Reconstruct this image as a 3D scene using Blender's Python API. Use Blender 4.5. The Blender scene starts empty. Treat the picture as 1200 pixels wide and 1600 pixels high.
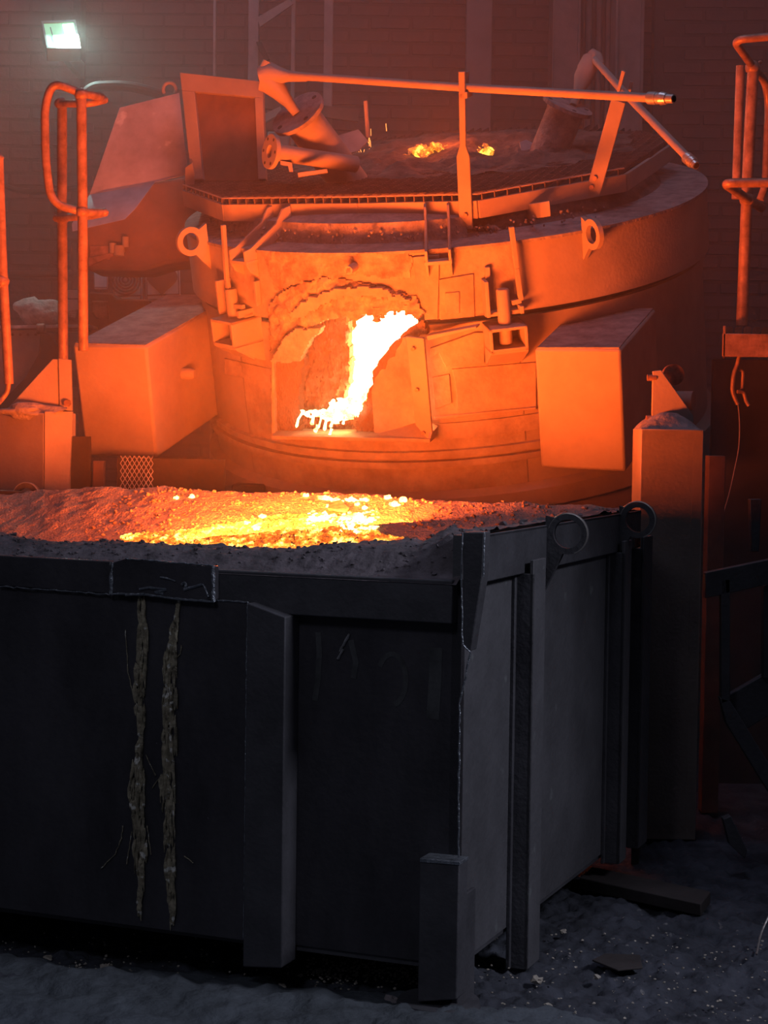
import bpy, bmesh, math, random
import numpy as np
from mathutils import Vector, Matrix, noise
R = math.radians
random.seed(7)
sc = bpy.context.scene
col = sc.collection

# ------------------------------------------------------------------ camera
F_PX, PITCH, ROLL, CAM_H = 2929.0, .0483, .0130, 1.7284
EYE = Vector((0, 0, CAM_H))
_up0 = Vector((0, math.sin(PITCH), math.cos(PITCH)))
FWD = Vector((0, math.cos(PITCH), -math.sin(PITCH)))
RIGHT = Vector((1, 0, 0)) * math.cos(ROLL) + _up0 * math.sin(ROLL)
UP = -Vector((1, 0, 0)) * math.sin(ROLL) + _up0 * math.cos(ROLL)
cam_d = bpy.data.cameras.new('camera')
cam = bpy.data.objects.new('camera', cam_d)
col.objects.link(cam)
cam.matrix_world = Matrix(((RIGHT.x, UP.x, -FWD.x, EYE.x), (RIGHT.y, UP.y, -FWD.y, EYE.y),
                           (RIGHT.z, UP.z, -FWD.z, EYE.z), (0, 0, 0, 1)))
cam_d.sensor_fit = 'HORIZONTAL'
cam_d.sensor_width = 36
cam_d.lens = F_PX / 1200 * 36
cam_d.clip_end = 60
sc.camera = cam

# ------------------------------------------------------------------ world, lights, exposure
sc.view_settings.view_transform = 'Standard'
sc.view_settings.look = 'None'
sc.view_settings.gamma = 1
sc.view_settings.use_curve_mapping = False
sc.view_settings.exposure = 0.0
sc.cycles.use_denoising = True
sc.cycles.volume_bounces = 1
sc.cycles.max_bounces = 6
sc.cycles.sample_clamp_indirect = 4
w = bpy.data.worlds.new('world')
sc.world = w
w.use_nodes = True
w.node_tree.nodes['Background'].inputs[0].default_value = (.58, .58, .76, 1)
w.node_tree.nodes['Background'].inputs[1].default_value = .032


def lamp(name, kind, loc, energy, color, size=.3, size_y=None, aim=None, **kw):
    d = bpy.data.lights.new(name, kind)
    d.energy = energy
    d.color = color
    if kind == 'AREA':
        d.size = size
        if size_y:
            d.shape = 'RECTANGLE'
            d.size_y = size_y
    elif kind in ('POINT', 'SPOT'):
        d.shadow_soft_size = size
    for k, v in kw.items():
        setattr(d, k, v)
    o = bpy.data.objects.new(name, d)
    col.objects.link(o)
    o.location = loc
    if aim is not None:
        o.rotation_euler = (Vector(aim) - Vector(loc)).to_track_quat('-Z', 'Y').to_euler()
    return o


HOT = (1.0, .118, .012)
# high bay daylight lamp up behind on the right, an added fill in front
lamp('high_bay_lamp', 'AREA', (.6, 7.4, 6.5), 30, (.66, .70, 1.0), 1.6, aim=(.1, 8.0, 0))
lamp('side_bay_lamp', 'SPOT', (3.7, 4.1, 3.6), 330, (.84, .85, 1.0), .35, aim=(.15, 5.2, .3), spot_size=R(52), spot_blend=1.0)
lamp('container_front_fill', 'SPOT', (-1.5, 1.2, 4.5), 75, (.82, .84, 1.0), .5, aim=(-.6, 5.4, .3), spot_size=R(50), spot_blend=.8)  # unseen fill lamp added to lift the container front
lamp('hall_lamp', 'AREA', (-5.5, 3.0, 6.0), 7, (.72, .76, 1.0), 2.0, aim=(0, 9, 2))
# light given off by the molten slag in the container and by the open furnace door
lamp('slag_pool_light', 'AREA', (-.34, 7.26, 1.37), 330, HOT, .9, .5, aim=(-.34, 8.15, 3))
for _p, _e in (((-1.28, 7.29, 1.235), 8), ((-.73, 7.07, 1.235), 11), ((-.17, 6.84, 1.235), 12), ((.15, 6.71, 1.235), 5)):
    lamp('slag_glow', 'POINT', _p, _e, HOT, .03)
lamp('roof_gap_light', 'POINT', (.28, 9.75, 3.22), 10, HOT, .15)

# ------------------------------------------------------------------ pixel <-> place


def ray(px, py):
    return RIGHT * ((px - 600) / F_PX) + UP * (-(py - 800) / F_PX) + FWD


def at(px, py, Y):
    d = ray(px, py)
    return EYE + d * (Y / d.y)


def proj(p):
    d = Vector(p) - EYE
    z = d.dot(FWD)
    return 600 + F_PX * d.dot(RIGHT) / z, 800 - F_PX * d.dot(UP) / z


def on_plane(px, py, P, n):
    d = ray(px, py)
    return EYE + d * ((Vector(P) - EYE).dot(n) / d.dot(n))


def floor_at(px, py, z=0):
    return on_plane(px, py, (0, 0, z), Vector((0, 0, 1)))


def frame(O, ex, ey, ez):
    return Matrix(((ex.x, ey.x, ez.x, O.x), (ex.y, ey.y, ez.y, O.y), (ex.z, ey.z, ez.z, O.z), (0, 0, 0, 1)))


class Frame:
    """a local frame: planes and cylinders of a thing that stands askew in the room"""

    def __init__(s, M):
        s.M = M
        s.I = M.inverted()
        s.eye = s.I @ EYE

    def ray(s, px, py):
        return s.I.to_3x3() @ ray(px, py)

    def X(s, px, py, x):
        d = s.ray(px, py)
        return s.eye + d * ((x - s.eye.x) / d.x)

    def Y(s, px, py, y):
        d = s.ray(px, py)
        return s.eye + d * ((y - s.eye.y) / d.y)

    def Z(s, px, py, z):
        d = s.ray(px, py)
        return s.eye + d * ((z - s.eye.z) / d.z)

    def cyl(s, px, py, r):
        d = s.ray(px, py)
        e = s.eye
        a = d.x ** 2 + d.y ** 2
        b = 2 * (e.x * d.x + e.y * d.y)
        c = e.x ** 2 + e.y ** 2 - r * r
        q = b * b - 4 * a * c
        t = (-b - math.sqrt(max(q, 0))) / (2 * a)
        return e + d * t

    def px(s, p):
        return proj(s.M @ Vector(p))


WORLD = Frame(Matrix.Identity(4))

# ------------------------------------------------------------------ materials


def mat(name, base, rough=.8, metal=0.0, var=.35, scale=6, bump=.3, bscale=None, col2=None, spots=None, emit=None, streak=None):
    m = bpy.data.materials.new(name)
    m.use_nodes = True
    nt = m.node_tree
    N, L = nt.nodes, nt.links
    b = N['Principled BSDF']
    b.inputs['Roughness'].default_value = rough
    b.inputs['Metallic'].default_value = metal
    b.inputs['Specular IOR Level'].default_value = .35
    tc = N.new('ShaderNodeTexCoord')
    n1 = N.new('ShaderNodeTexNoise')
    n1.inputs['Scale'].default_value = scale
    n1.inputs['Detail'].default_value = 8
    n1.inputs['Roughness'].default_value = .65
    src = tc.outputs['Object']
    if streak:
        mp = N.new('ShaderNodeMapping')
        mp.inputs['Scale'].default_value = streak
        L.new(src, mp.inputs['Vector'])
        src = mp.outputs['Vector']
    L.new(src, n1.inputs['Vector'])
    cr = N.new('ShaderNodeValToRGB')
    c2 = col2 or tuple(c * (1 - var) for c in base)
    c1 = tuple(min(1, c * (1 + var)) for c in base) if not col2 else base
    cr.color_ramp.elements[0].position = .32
    cr.color_ramp.elements[1].position = .68
    cr.color_ramp.elements[0].color = (*c2, 1)
    cr.color_ramp.elements[1].color = (*c1, 1)
    L.new(n1.outputs['Fac'], cr.inputs['Fac'])
    out = cr.outputs['Color']
    if spots:
        sp_col, sp_scale, sp_th = spots
        n3 = N.new('ShaderNodeTexNoise')
        n3.inputs['Scale'].default_value = sp_scale
        n3.inputs['Detail'].default_value = 5
        L.new(tc.outputs['Object'], n3.inputs['Vector'])
        r3 = N.new('ShaderNodeValToRGB')
        r3.color_ramp.elements[0].position = sp_th
        r3.color_ramp.elements[1].position = sp_th + .06
        L.new(n3.outputs['Fac'], r3.inputs['Fac'])
        mx = N.new('ShaderNodeMix')
        mx.data_type = 'RGBA'
        L.new(r3.outputs['Color'], mx.inputs['Factor'])
        L.new(out, mx.inputs['A'])
        mx.inputs['B'].default_value = (*sp_col, 1)
        out = mx.outputs['Result']
    L.new(out, b.inputs['Base Color'])
    n2 = N.new('ShaderNodeTexNoise')
    n2.inputs['Scale'].default_value = bscale or scale * 6
    n2.inputs['Detail'].default_value = 6
    L.new(tc.outputs['Object'], n2.inputs['Vector'])
    bp = N.new('ShaderNodeBump')
    bp.inputs['Strength'].default_value = bump
    bp.inputs['Distance'].default_value = .01
    L.new(n2.outputs['Fac'], bp.inputs['Height'])
    L.new(bp.outputs['Normal'], b.inputs['Normal'])
    return m


def hot_mat(name, stops, scale, attr=None, rough=.9, base=(.06, .05, .05), detail=6, gain=1.0, stretch=None, vor=False):
    """slag or brick that glows by itself: noise (plus the stored heat of each vertex) through a ramp of black-body colours"""
    m = bpy.data.materials.new(name)
    m.use_nodes = True
    nt = m.node_tree
    N, L = nt.nodes, nt.links
    b = N['Principled BSDF']
    b.inputs['Roughness'].default_value = rough
    b.inputs['Base Color'].default_value = (*base, 1)
    tc = N.new('ShaderNodeTexCoord')
    src = tc.outputs['Object']
    if stretch:
        mp = N.new('ShaderNodeMapping')
        mp.inputs['Scale'].default_value = stretch
        L.new(src, mp.inputs['Vector'])
        src = mp.outputs['Vector']
    n1 = N.new('ShaderNodeTexNoise')
    n1.inputs['Scale'].default_value = scale
    n1.inputs['Detail'].default_value = detail
    n1.inputs['Roughness'].default_value = .7
    L.new(src, n1.inputs['Vector'])
    fac = n1.outputs['Fac']
    if attr:
        at_ = N.new('ShaderNodeAttribute')
        at_.attribute_name = attr
        ad = N.new('ShaderNodeMath')
        ad.operation = 'ADD'
        sb = N.new('ShaderNodeMath')
        sb.operation = 'MULTIPLY_ADD'
        sb.inputs[1].default_value = .9
        sb.inputs[2].default_value = -.45
        L.new(fac, sb.inputs[0])
        L.new(sb.outputs[0], ad.inputs[0])
        L.new(at_.outputs['Fac'], ad.inputs[1])
        fac = ad.outputs[0]
    cr = N.new('ShaderNodeValToRGB')
    els = cr.color_ramp.elements
    while len(els) < len(stops):
        els.new(.5)
    for e, (p, c) in zip(els, stops):
        e.position = p
        e.color = (*c, 1)
    L.new(fac, cr.inputs['Fac'])
    L.new(cr.outputs['Color'], b.inputs['Emission Color'])
    b.inputs['Emission Strength'].default_value = gain
    n2 = N.new('ShaderNodeTexNoise')
    n2.inputs['Scale'].default_value = scale * 3
    n2.inputs['Detail'].default_value = 5
    L.new(src, n2.inputs['Vector'])
    bp = N.new('ShaderNodeBump')
    bp.inputs['Strength'].default_value = .8
    bp.inputs['Distance'].default_value = .02
    L.new(n2.outputs['Fac'], bp.inputs['Height'])
    L.new(bp.outputs['Normal'], b.inputs['Normal'])
    return m


M = {}
M['steel'] = mat('dusty_furnace_steel', (.33, .275, .255), .82, .0, .16, 3, .18, 60)
M['shell'] = mat('furnace_shell_plate', (.38, .32, .29), .85, .0, .32, 7, .6, 34, col2=(.22, .17, .155))
M['scale'] = mat('scaled_shell_crust', (.42, .34, .30), .9, .0, .35, 13, 1.0, 40, col2=(.13, .09, .08))
M['pipe'] = mat('oxide_pipe', (.26, .15, .12), .55, .3, .5, 14, .25, 50)
M['rail'] = mat('worn_rail_paint', (.36, .22, .17), .45, .25, .4, 16, .2, 60)
M['bright'] = mat('bright_fitting', (.55, .52, .50), .35, .8, .2, 20, .1, 80)
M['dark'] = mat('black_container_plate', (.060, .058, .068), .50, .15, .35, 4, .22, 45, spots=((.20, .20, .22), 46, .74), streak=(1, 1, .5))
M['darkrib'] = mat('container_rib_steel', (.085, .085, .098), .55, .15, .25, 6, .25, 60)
M['litside'] = mat('container_lit_plate', (.105, .105, .118), .6, .1, .25, 3, .3, 40, spots=((.16, .17, .18), 9, .66))  # lighter copy of the container plate, light from the right painted in
M['weld'] = mat('weld_bead_steel', (.30, .33, .38), .35, .7, .3, 40, .6, 90)
M['crust'] = mat('refractory_crust', (.15, .130, .145), .95, .0, .4, 10, 1.0, 38, spots=((.30, .28, .30), 60, .70))
M['drip'] = mat('frozen_slag_drip', (.48, .43, .31), .5, .0, .5, 26, 1.0, 60, col2=(.12, .105, .075), spots=((.75, .75, .70), 45, .60))
M['brick'] = mat('hall_brick', (.120, .080, .082), .9, .0, .25, 3, .5, 30)
M['mortar'] = mat('mortar', (.090, .062, .062), .95, .0, .2, 8, .4)
M['concrete'] = mat('painted_render', (.30, .26, .27), .9, .0, .18, 3, .3)
M['column'] = mat('painted_column', (.30, .25, .25), .8, .0, .25, 5, .3)
M['cable'] = mat('rubber_cable', (.03, .03, .03), .6, .0, .2, 8, .1)
M['floor'] = mat('ash_floor', (.050, .055, .072), .92, .0, .5, 7, 1.0, 30, spots=((.17, .17, .18), 30, .68))
M['ash'] = mat('lit_ash', (.085, .10, .12), .95, .0, .3, 6, .9, 40)  # paler than the floor, foreground light put into the colour
M['stone'] = mat('pale_slag_stone', (.42, .38, .33), .9, .0, .4, 20, .6, 60)
M['dust'] = mat('grey_furnace_dust', (.26, .23, .24), .97, .0, .35, 12, 1.0, 40)
M['darkdust'] = mat('dark_roof_dust', (.13, .105, .10), .97, .0, .4, 10, 1.0, 40, spots=((.22, .19, .18), 18, .68))
M['grate'] = mat('grating_steel', (.13, .10, .095), .85, .0, .35, 20, .4, 60)
M['sheet'] = mat('scuffed_sheet', (.46, .43, .47), .6, .15, .28, 4, .15, 40, spots=((.72, .70, .72), 6, .64))
M['brown'] = mat('brown_duct', (.16, .10, .085), .9, .0, .3, 4, .3)
M['paper'] = mat('white_panel', (.85, .82, .80), .8, .0, .12, 6, .05)
M['ink'] = mat('red_brown_ink', (.24, .11, .09), .8, .0, .12, 6, .05)
M['sack'] = mat('pale_sack', (.55, .50, .46), .95, .0, .35, 14, 1.0, 40)
M['faded'] = mat('faded_paint_mark', (.075, .078, .084), .7, .0, .5, 8, .2, 40)
M['chalk'] = mat('scratched_bare_metal', (.26, .26, .28), .6, .2, .5, 30, .5, 60)
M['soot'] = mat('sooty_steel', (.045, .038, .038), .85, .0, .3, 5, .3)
M['lampbody'] = mat('lamp_housing', (.20, .24, .22), .5, .4, .15, 6, .1)

BLACK = (0, 0, 0)
M['bath'] = hot_mat('furnace_fire', [(.0, (9, 6.4, 3.2)), (1, (14, 11, 7))], 3)
M['hotblock'] = hot_mat('hot_refractory', [(.10, (.010, .0012, 0)), (.36, (.03, .003, 0)), (.46, (.40, .07, .004)), (.56, (1.2, .52, .04)), (.72, (2.3, 1.5, .12)), (1, (7, 5.2, 1.4))], 30, attr='heat', base=(.15, .11, .09), detail=8, stretch=(1.6, 1, .6))
M['tongue'] = hot_mat('molten_tongue', [(.30, (1.6, .42, .03)), (.45, (5, 3.2, .9)), (.7, (11, 8.5, 5))], 14, base=(.3, .2, .1))
M['slag'] = hot_mat('slag_surface', [(.05, BLACK), (.32, (.10, .012, .001)), (.52, (.55, .08, .006)), (.72, (1.5, .42, .03)), (.95, (3.5, 2.2, .4))], 34, attr='heat', base=(.30, .24, .22), detail=7)
M['crumb'] = hot_mat('glowing_crumb', [(.34, (.35, .04, .002)), (.46, (1.0, .20, .012)), (.56, (1.8, .72, .06)), (.68, (3.0, 2.2, .6))], 22, base=(.25, .18, .14), detail=3)
M['lump'] = hot_mat('white_hot_lump', [(.3, (3.0, 1.3, .12)), (.5, (6.5, 4.4, .9)), (.8, (9, 7, 3))], 20, base=(.25, .18, .14), detail=3)
M['roofglow'] = hot_mat('glowing_roof_crust', [(.36, BLACK), (.46, (.45, .05, .004)), (.55, (1.3, .36, .02)), (.66, (3.4, 1.9, .2))], 14, base=(.25, .2, .18), detail=4)
m = bpy.data.materials.new('floodlight_lens')
m.use_nodes = True
_b = m.node_tree.nodes['Principled BSDF']
_b.inputs['Base Color'].default_value = (.3, .6, .45, 1)
_b.inputs['Emission Color'].default_value = (.16, .50, .24, 1)
_b.inputs['Emission Strength'].default_value = 1.0
M['lens'] = m
m = m.copy()
m.name = 'floodlight_diode'
m.node_tree.nodes['Principled BSDF'].inputs['Emission Color'].default_value = (.55, 1, .70, 1)
m.node_tree.nodes['Principled BSDF'].inputs['Emission Strength'].default_value = 6
M['diode'] = m
m = bpy.data.materials.new('spark')
m.use_nodes = True
m.node_tree.nodes['Principled BSDF'].inputs['Emission Color'].default_value = (1, .32, .05, 1)
m.node_tree.nodes['Principled BSDF'].inputs['Emission Strength'].default_value = 2.2
M['spark'] = m

# ------------------------------------------------------------------ mesh builder
MW = {}      # world matrix of each parent


def NZ(p, s, o=0):
    return noise.noise(Vector((p[0] * s + o, p[1] * s - o, p[2] * s + 3.1 * o)))


class MB:
    def __init__(s, fr=None):
        s.v, s.f, s.fr = [], [], fr
        s.att = None

    def box(s, a, b):
        a, b = Vector(a), Vector(b)
        i = len(s.v)
        for x, y, z in ((0, 0, 0), (1, 0, 0), (1, 1, 0), (0, 1, 0), (0, 0, 1), (1, 0, 1), (1, 1, 1), (0, 1, 1)):
            s.v.append(Vector((b.x if x else a.x, b.y if y else a.y, b.z if z else a.z)))
        s.f += [tuple(i + k for k in q) for q in ((0, 3, 2, 1), (4, 5, 6, 7), (0, 1, 5, 4), (1, 2, 6, 5), (2, 3, 7, 6), (3, 0, 4, 7))]
        return s

    def prism(s, pts, vec):
        """polygon pushed along vec"""
        pts = [Vector(p) for p in pts]
        vec = Vector(vec)
        i, n = len(s.v), len(pts)
        s.v += pts + [p + vec for p in pts]
        s.f.append(tuple(range(i, i + n)))
        s.f.append(tuple(range(i + 2 * n - 1, i + n - 1, -1)))
        for k in range(n):
            q = (k + 1) % n
            s.f.append((i + q, i + k, i + n + k, i + n + q))
        return s

    def tube(s, pts, r, n=12, closed=False, cap=True, jag=0):
        pts = [Vector(p) for p in pts]
        rr = r if isinstance(r, (list, tuple)) else [r] * len(pts)
        i0 = len(s.v)
        m = len(pts)
        prev = None
        for k, p in enumerate(pts):
            if closed:
                t = pts[(k + 1) % m] - pts[k - 1]
            else:
                t = pts[min(k + 1, m - 1)] - pts[max(k - 1, 0)]
            t.normalize()
            if prev is None:
                a = t.orthogonal().normalized()
            else:
                a = prev - t * prev.dot(t)
                a = a.normalized() if a.length > 1e-6 else t.orthogonal().normalized()
            prev = a
            b = t.cross(a)
            for j in range(n):
                an = 2 * math.pi * j / n
                q = rr[k]
                if jag:
                    q *= 1 + jag * noise.noise(p * 40 + Vector((j * 1.7, k * .9, 0)))
                s.v.append(p + a * (math.cos(an) * q) + b * (math.sin(an) * q))
        for k in range(m if closed else m - 1):
            k2 = (k + 1) % m
            for j in range(n):
                j2 = (j + 1) % n
                s.f.append((i0 + k * n + j, i0 + k * n + j2, i0 + k2 * n + j2, i0 + k2 * n + j))
        if cap and not closed:
            s.f.append(tuple(i0 + j for j in range(n - 1, -1, -1)))
            s.f.append(tuple(i0 + (m - 1) * n + j for j in range(n)))
        return s

    def ring(s, c, ax, ro, ri, th, n=28):
        """flat washer-like ring: axis ax, outer and inner radius, thickness"""
        c, ax = Vector(c), Vector(ax).normalized()
        a = ax.orthogonal().normalized()
        b = ax.cross(a)
        i = len(s.v)
        for k in range(n):
            an = 2 * math.pi * k / n
            e = a * math.cos(an) + b * math.sin(an)
            s.v += [c + e * ro - ax * th / 2, c + e * ro + ax * th / 2, c + e * ri + ax * th / 2, c + e * ri - ax * th / 2]
        for k in range(n):
            k2 = (k + 1) % n
            for q in range(4):
                q2 = (q + 1) % 4
                s.f.append((i + 4 * k + q, i + 4 * k2 + q, i + 4 * k2 + q2, i + 4 * k + q2))
        return s

    def lug(s, c, ax, ro, ri, base, th, n=20):
        """teardrop lifting eye: a ring whose outline runs out to the two points of base"""
        c, ax = Vector(c), Vector(ax).normalized()
        b0, b1 = Vector(base[0]), Vector(base[1])
        e1 = ((b0 + b1) / 2 - c)
        e1 = (e1 - ax * e1.dot(ax)).normalized()
        e2 = ax.cross(e1)
        outer, inner = [], []
        m = n
        for k in range(m):
            an = math.pi * 2 * k / m
            d = e1 * math.cos(an) + e2 * math.sin(an)
            inner.append(c + d * ri)
            best = ro
            outer.append(c + d * best)
        # pull the outline to the base points
        d0, d1 = (b0 - c), (b1 - c)
        a0 = math.atan2(d0.dot(e2), d0.dot(e1)) % (2 * math.pi)
        a1 = math.atan2(d1.dot(e2), d1.dot(e1)) % (2 * math.pi)
        for a_, b_ in ((a0, b0), (a1, b1)):
            k = int(round(a_ / (2 * math.pi) * m)) % m
            outer[k] = b_
        k0 = int(round(a0 / (2 * math.pi) * m)) % m
        k1 = int(round(a1 / (2 * math.pi) * m)) % m
        lo, hi = sorted(((k0 + m // 2) % m, (k1 + m // 2) % m))
        for kk in range(lo + 1, hi):
            k = (kk + m // 2) % m
            t = (kk - lo) / (hi - lo)
            pa, pb = outer[(lo + m // 2) % m], outer[(hi + m // 2) % m]
            outer[k] = pa.lerp(pb, t)
        i = len(s.v)
        for k in range(m):
            s.v += [outer[k] - ax * th / 2, outer[k] + ax * th / 2, inner[k] + ax * th / 2, inner[k] - ax * th / 2]
        for k in range(m):
            k2 = (k + 1) % m
            for q in range(4):
                q2 = (q + 1) % 4
                s.f.append((i + 4 * k + q, i + 4 * k2 + q, i + 4 * k2 + q2, i + 4 * k + q2))
        return s

    def lathe(s, prof, n=64, a0=0, a1=2 * math.pi, closed=True):
        """profile of (radius, z) about the local z axis; angle 0 looks along -y"""
        i = len(s.v)
        full = abs(a1 - a0 - 2 * math.pi) < 1e-6
        cnt = n if full else n + 1
        m = len(prof)
        for k in range(cnt):
            a = a0 + (a1 - a0) * k / n
            for r, z in prof:
                s.v.append(Vector((r * math.sin(a), -r * math.cos(a), z)))
        for k in range(n):
            k2 = (k + 1) % cnt
            for q in range(m if closed else m - 1):
                q2 = (q + 1) % m
                s.f.append((i + k * m + q, i + k2 * m + q, i + k2 * m + q2, i + k * m + q2))
        return s

    def blob(s, c, r, seed=0, sub=1, rough=.35):
        c = Vector(c)
        rv = Vector(r) if isinstance(r, (tuple, list, Vector)) else Vector((r, r, r))
        t = (1 + 5 ** .5) / 2
        vs = [Vector(p).normalized() for p in ((-1, t, 0), (1, t, 0), (-1, -t, 0), (1, -t, 0), (0, -1, t), (0, 1, t), (0, -1, -t), (0, 1, -t), (t, 0, -1), (t, 0, 1), (-t, 0, -1), (-t, 0, 1))]
        fs = [(0, 11, 5), (0, 5, 1), (0, 1, 7), (0, 7, 10), (0, 10, 11), (1, 5, 9), (5, 11, 4), (11, 10, 2), (10, 7, 6), (7, 1, 8), (3, 9, 4), (3, 4, 2), (3, 2, 6), (3, 6, 8), (3, 8, 9), (4, 9, 5), (2, 4, 11), (6, 2, 10), (8, 6, 7), (9, 8, 1)]
        for _ in range(sub - 1):
            nf, cache = [], {}

            def mid(a, b):
                k = (min(a, b), max(a, b))
                if k not in cache:
                    vs.append(((vs[a] + vs[b]) / 2).normalized())
                    cache[k] = len(vs) - 1
                return cache[k]
            for a, b, c_ in fs:
                x, y, z = mid(a, b), mid(b, c_), mid(c_, a)
                nf += [(a, x, z), (b, y, x), (c_, z, y), (x, y, z)]
            fs = nf
        i = len(s.v)
        for p in vs:
            k = 1 + rough * noise.noise(p * 1.6 + Vector((seed * 7.3, seed * 3.1, seed)))*1.6
            s.v.append(c + Vector((p.x * rv.x, p.y * rv.y, p.z * rv.z)) * k)
        s.f += [tuple(i + q for q in f) for f in fs]
        return s

    def build(s, name, m, parent=None, bevel=0, sharp=35, solid=0, solid_off=-1):
        vs = s.v
        if s.fr is not None:
            Mx = s.fr.M
            vs = [Mx @ p for p in vs]
        if parent is not None:
            I = MW[parent.name].inverted()
            loc = None
            vs = [I @ p for p in vs]
        else:
            xs = [p.x for p in vs]; ys = [p.y for p in vs]; zs = [p.z for p in vs]
            loc = Vector(((min(xs) + max(xs)) / 2, (min(ys) + max(ys)) / 2, min(zs)))
            vs = [p - loc for p in vs]
        me = bpy.data.meshes.new(name)
        me.from_pydata([tuple(p) for p in vs], [], s.f)
        me.update()
        bm = bmesh.new()
        bm.from_mesh(me)
        bmesh.ops.recalc_face_normals(bm, faces=bm.faces)
        bm.to_mesh(me)
        bm.free()
        me.materials.append(m)
        me.polygons.foreach_set('use_smooth', [True] * len(me.polygons))
        me.set_sharp_from_angle(angle=R(sharp))
        if s.att:
            for k, vals in s.att.items():
                a = me.attributes.new(k, 'FLOAT', 'POINT')
                a.data.foreach_set('value', vals)
        o = bpy.data.objects.new(name, me)
        col.objects.link(o)
        if parent is not None:
            o.parent = parent
            MW[o.name] = MW[parent.name].copy()
        else:
            o.location = loc
            MW[o.name] = Matrix.Translation(loc)
        if solid:
            md = o.modifiers.new('thick', 'SOLIDIFY')
            md.thickness = solid
            md.offset = solid_off
        if bevel:
            md = o.modifiers.new('edge', 'BEVEL')
            md.width = bevel
            md.segments = 2
            md.limit_method = 'ANGLE'
            md.angle_limit = R(40)
        return o


def tag(o, label=None, cat=None, group=None, kind=None):
    if label: o['label'] = label
    if cat: o['category'] = cat
    if group: o['group'] = group
    if kind: o['kind'] = kind
    return o


def thing(name, label, cat, loc=None, M4=None, group=None):
    o = bpy.data.objects.new(name, None)
    o.empty_display_size = .1
    col.objects.link(o)
    m4 = M4 if M4 is not None else Matrix.Translation(Vector(loc))
    o.matrix_world = m4
    MW[o.name] = m4.copy()
    return tag(o, label, cat, group)


def struct(o):
    o['kind'] = 'structure'
    return o


def inpoly(x, y, P):
    c = False
    j = len(P) - 1
    for i in range(len(P)):
        xi, yi = P[i]
        xj, yj = P[j]
        if (yi > y) != (yj > y) and x < (xj - xi) * (y - yi) / (yj - yi) + xi:
            c = not c
        j = i
    return c


def lerp_table(t, x):
    if x <= t[0][0]: return t[0][1]
    for (a, b), (c, d) in zip(t, t[1:]):
        if x <= c:
            return b + (d - b) * (x - a) / (c - a)
    return t[-1][1]


def arc(c, a, b, a0, a1, n):
    return [Vector(c) + Vector(a) * math.cos(a0 + (a1 - a0) * k / n) + Vector(b) * math.sin(a0 + (a1 - a0) * k / n) for k in range(n + 1)]


def round_path(pts, rad, n=5):
    """polyline with its corners rounded"""
    pts = [Vector(p) for p in pts]
    out = [pts[0]]
    for a, b, c in zip(pts, pts[1:], pts[2:]):
        u, v = (a - b), (c - b)
        r = min(rad, u.length * .48, v.length * .48)
        p0, p1 = b + u.normalized() * r, b + v.normalized() * r
        for k in range(n + 1):
            t = k / n
            out.append(p0 * (1 - t) ** 2 + b * 2 * t * (1 - t) + p1 * t * t)
    out.append(pts[-1])
    return out

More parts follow.
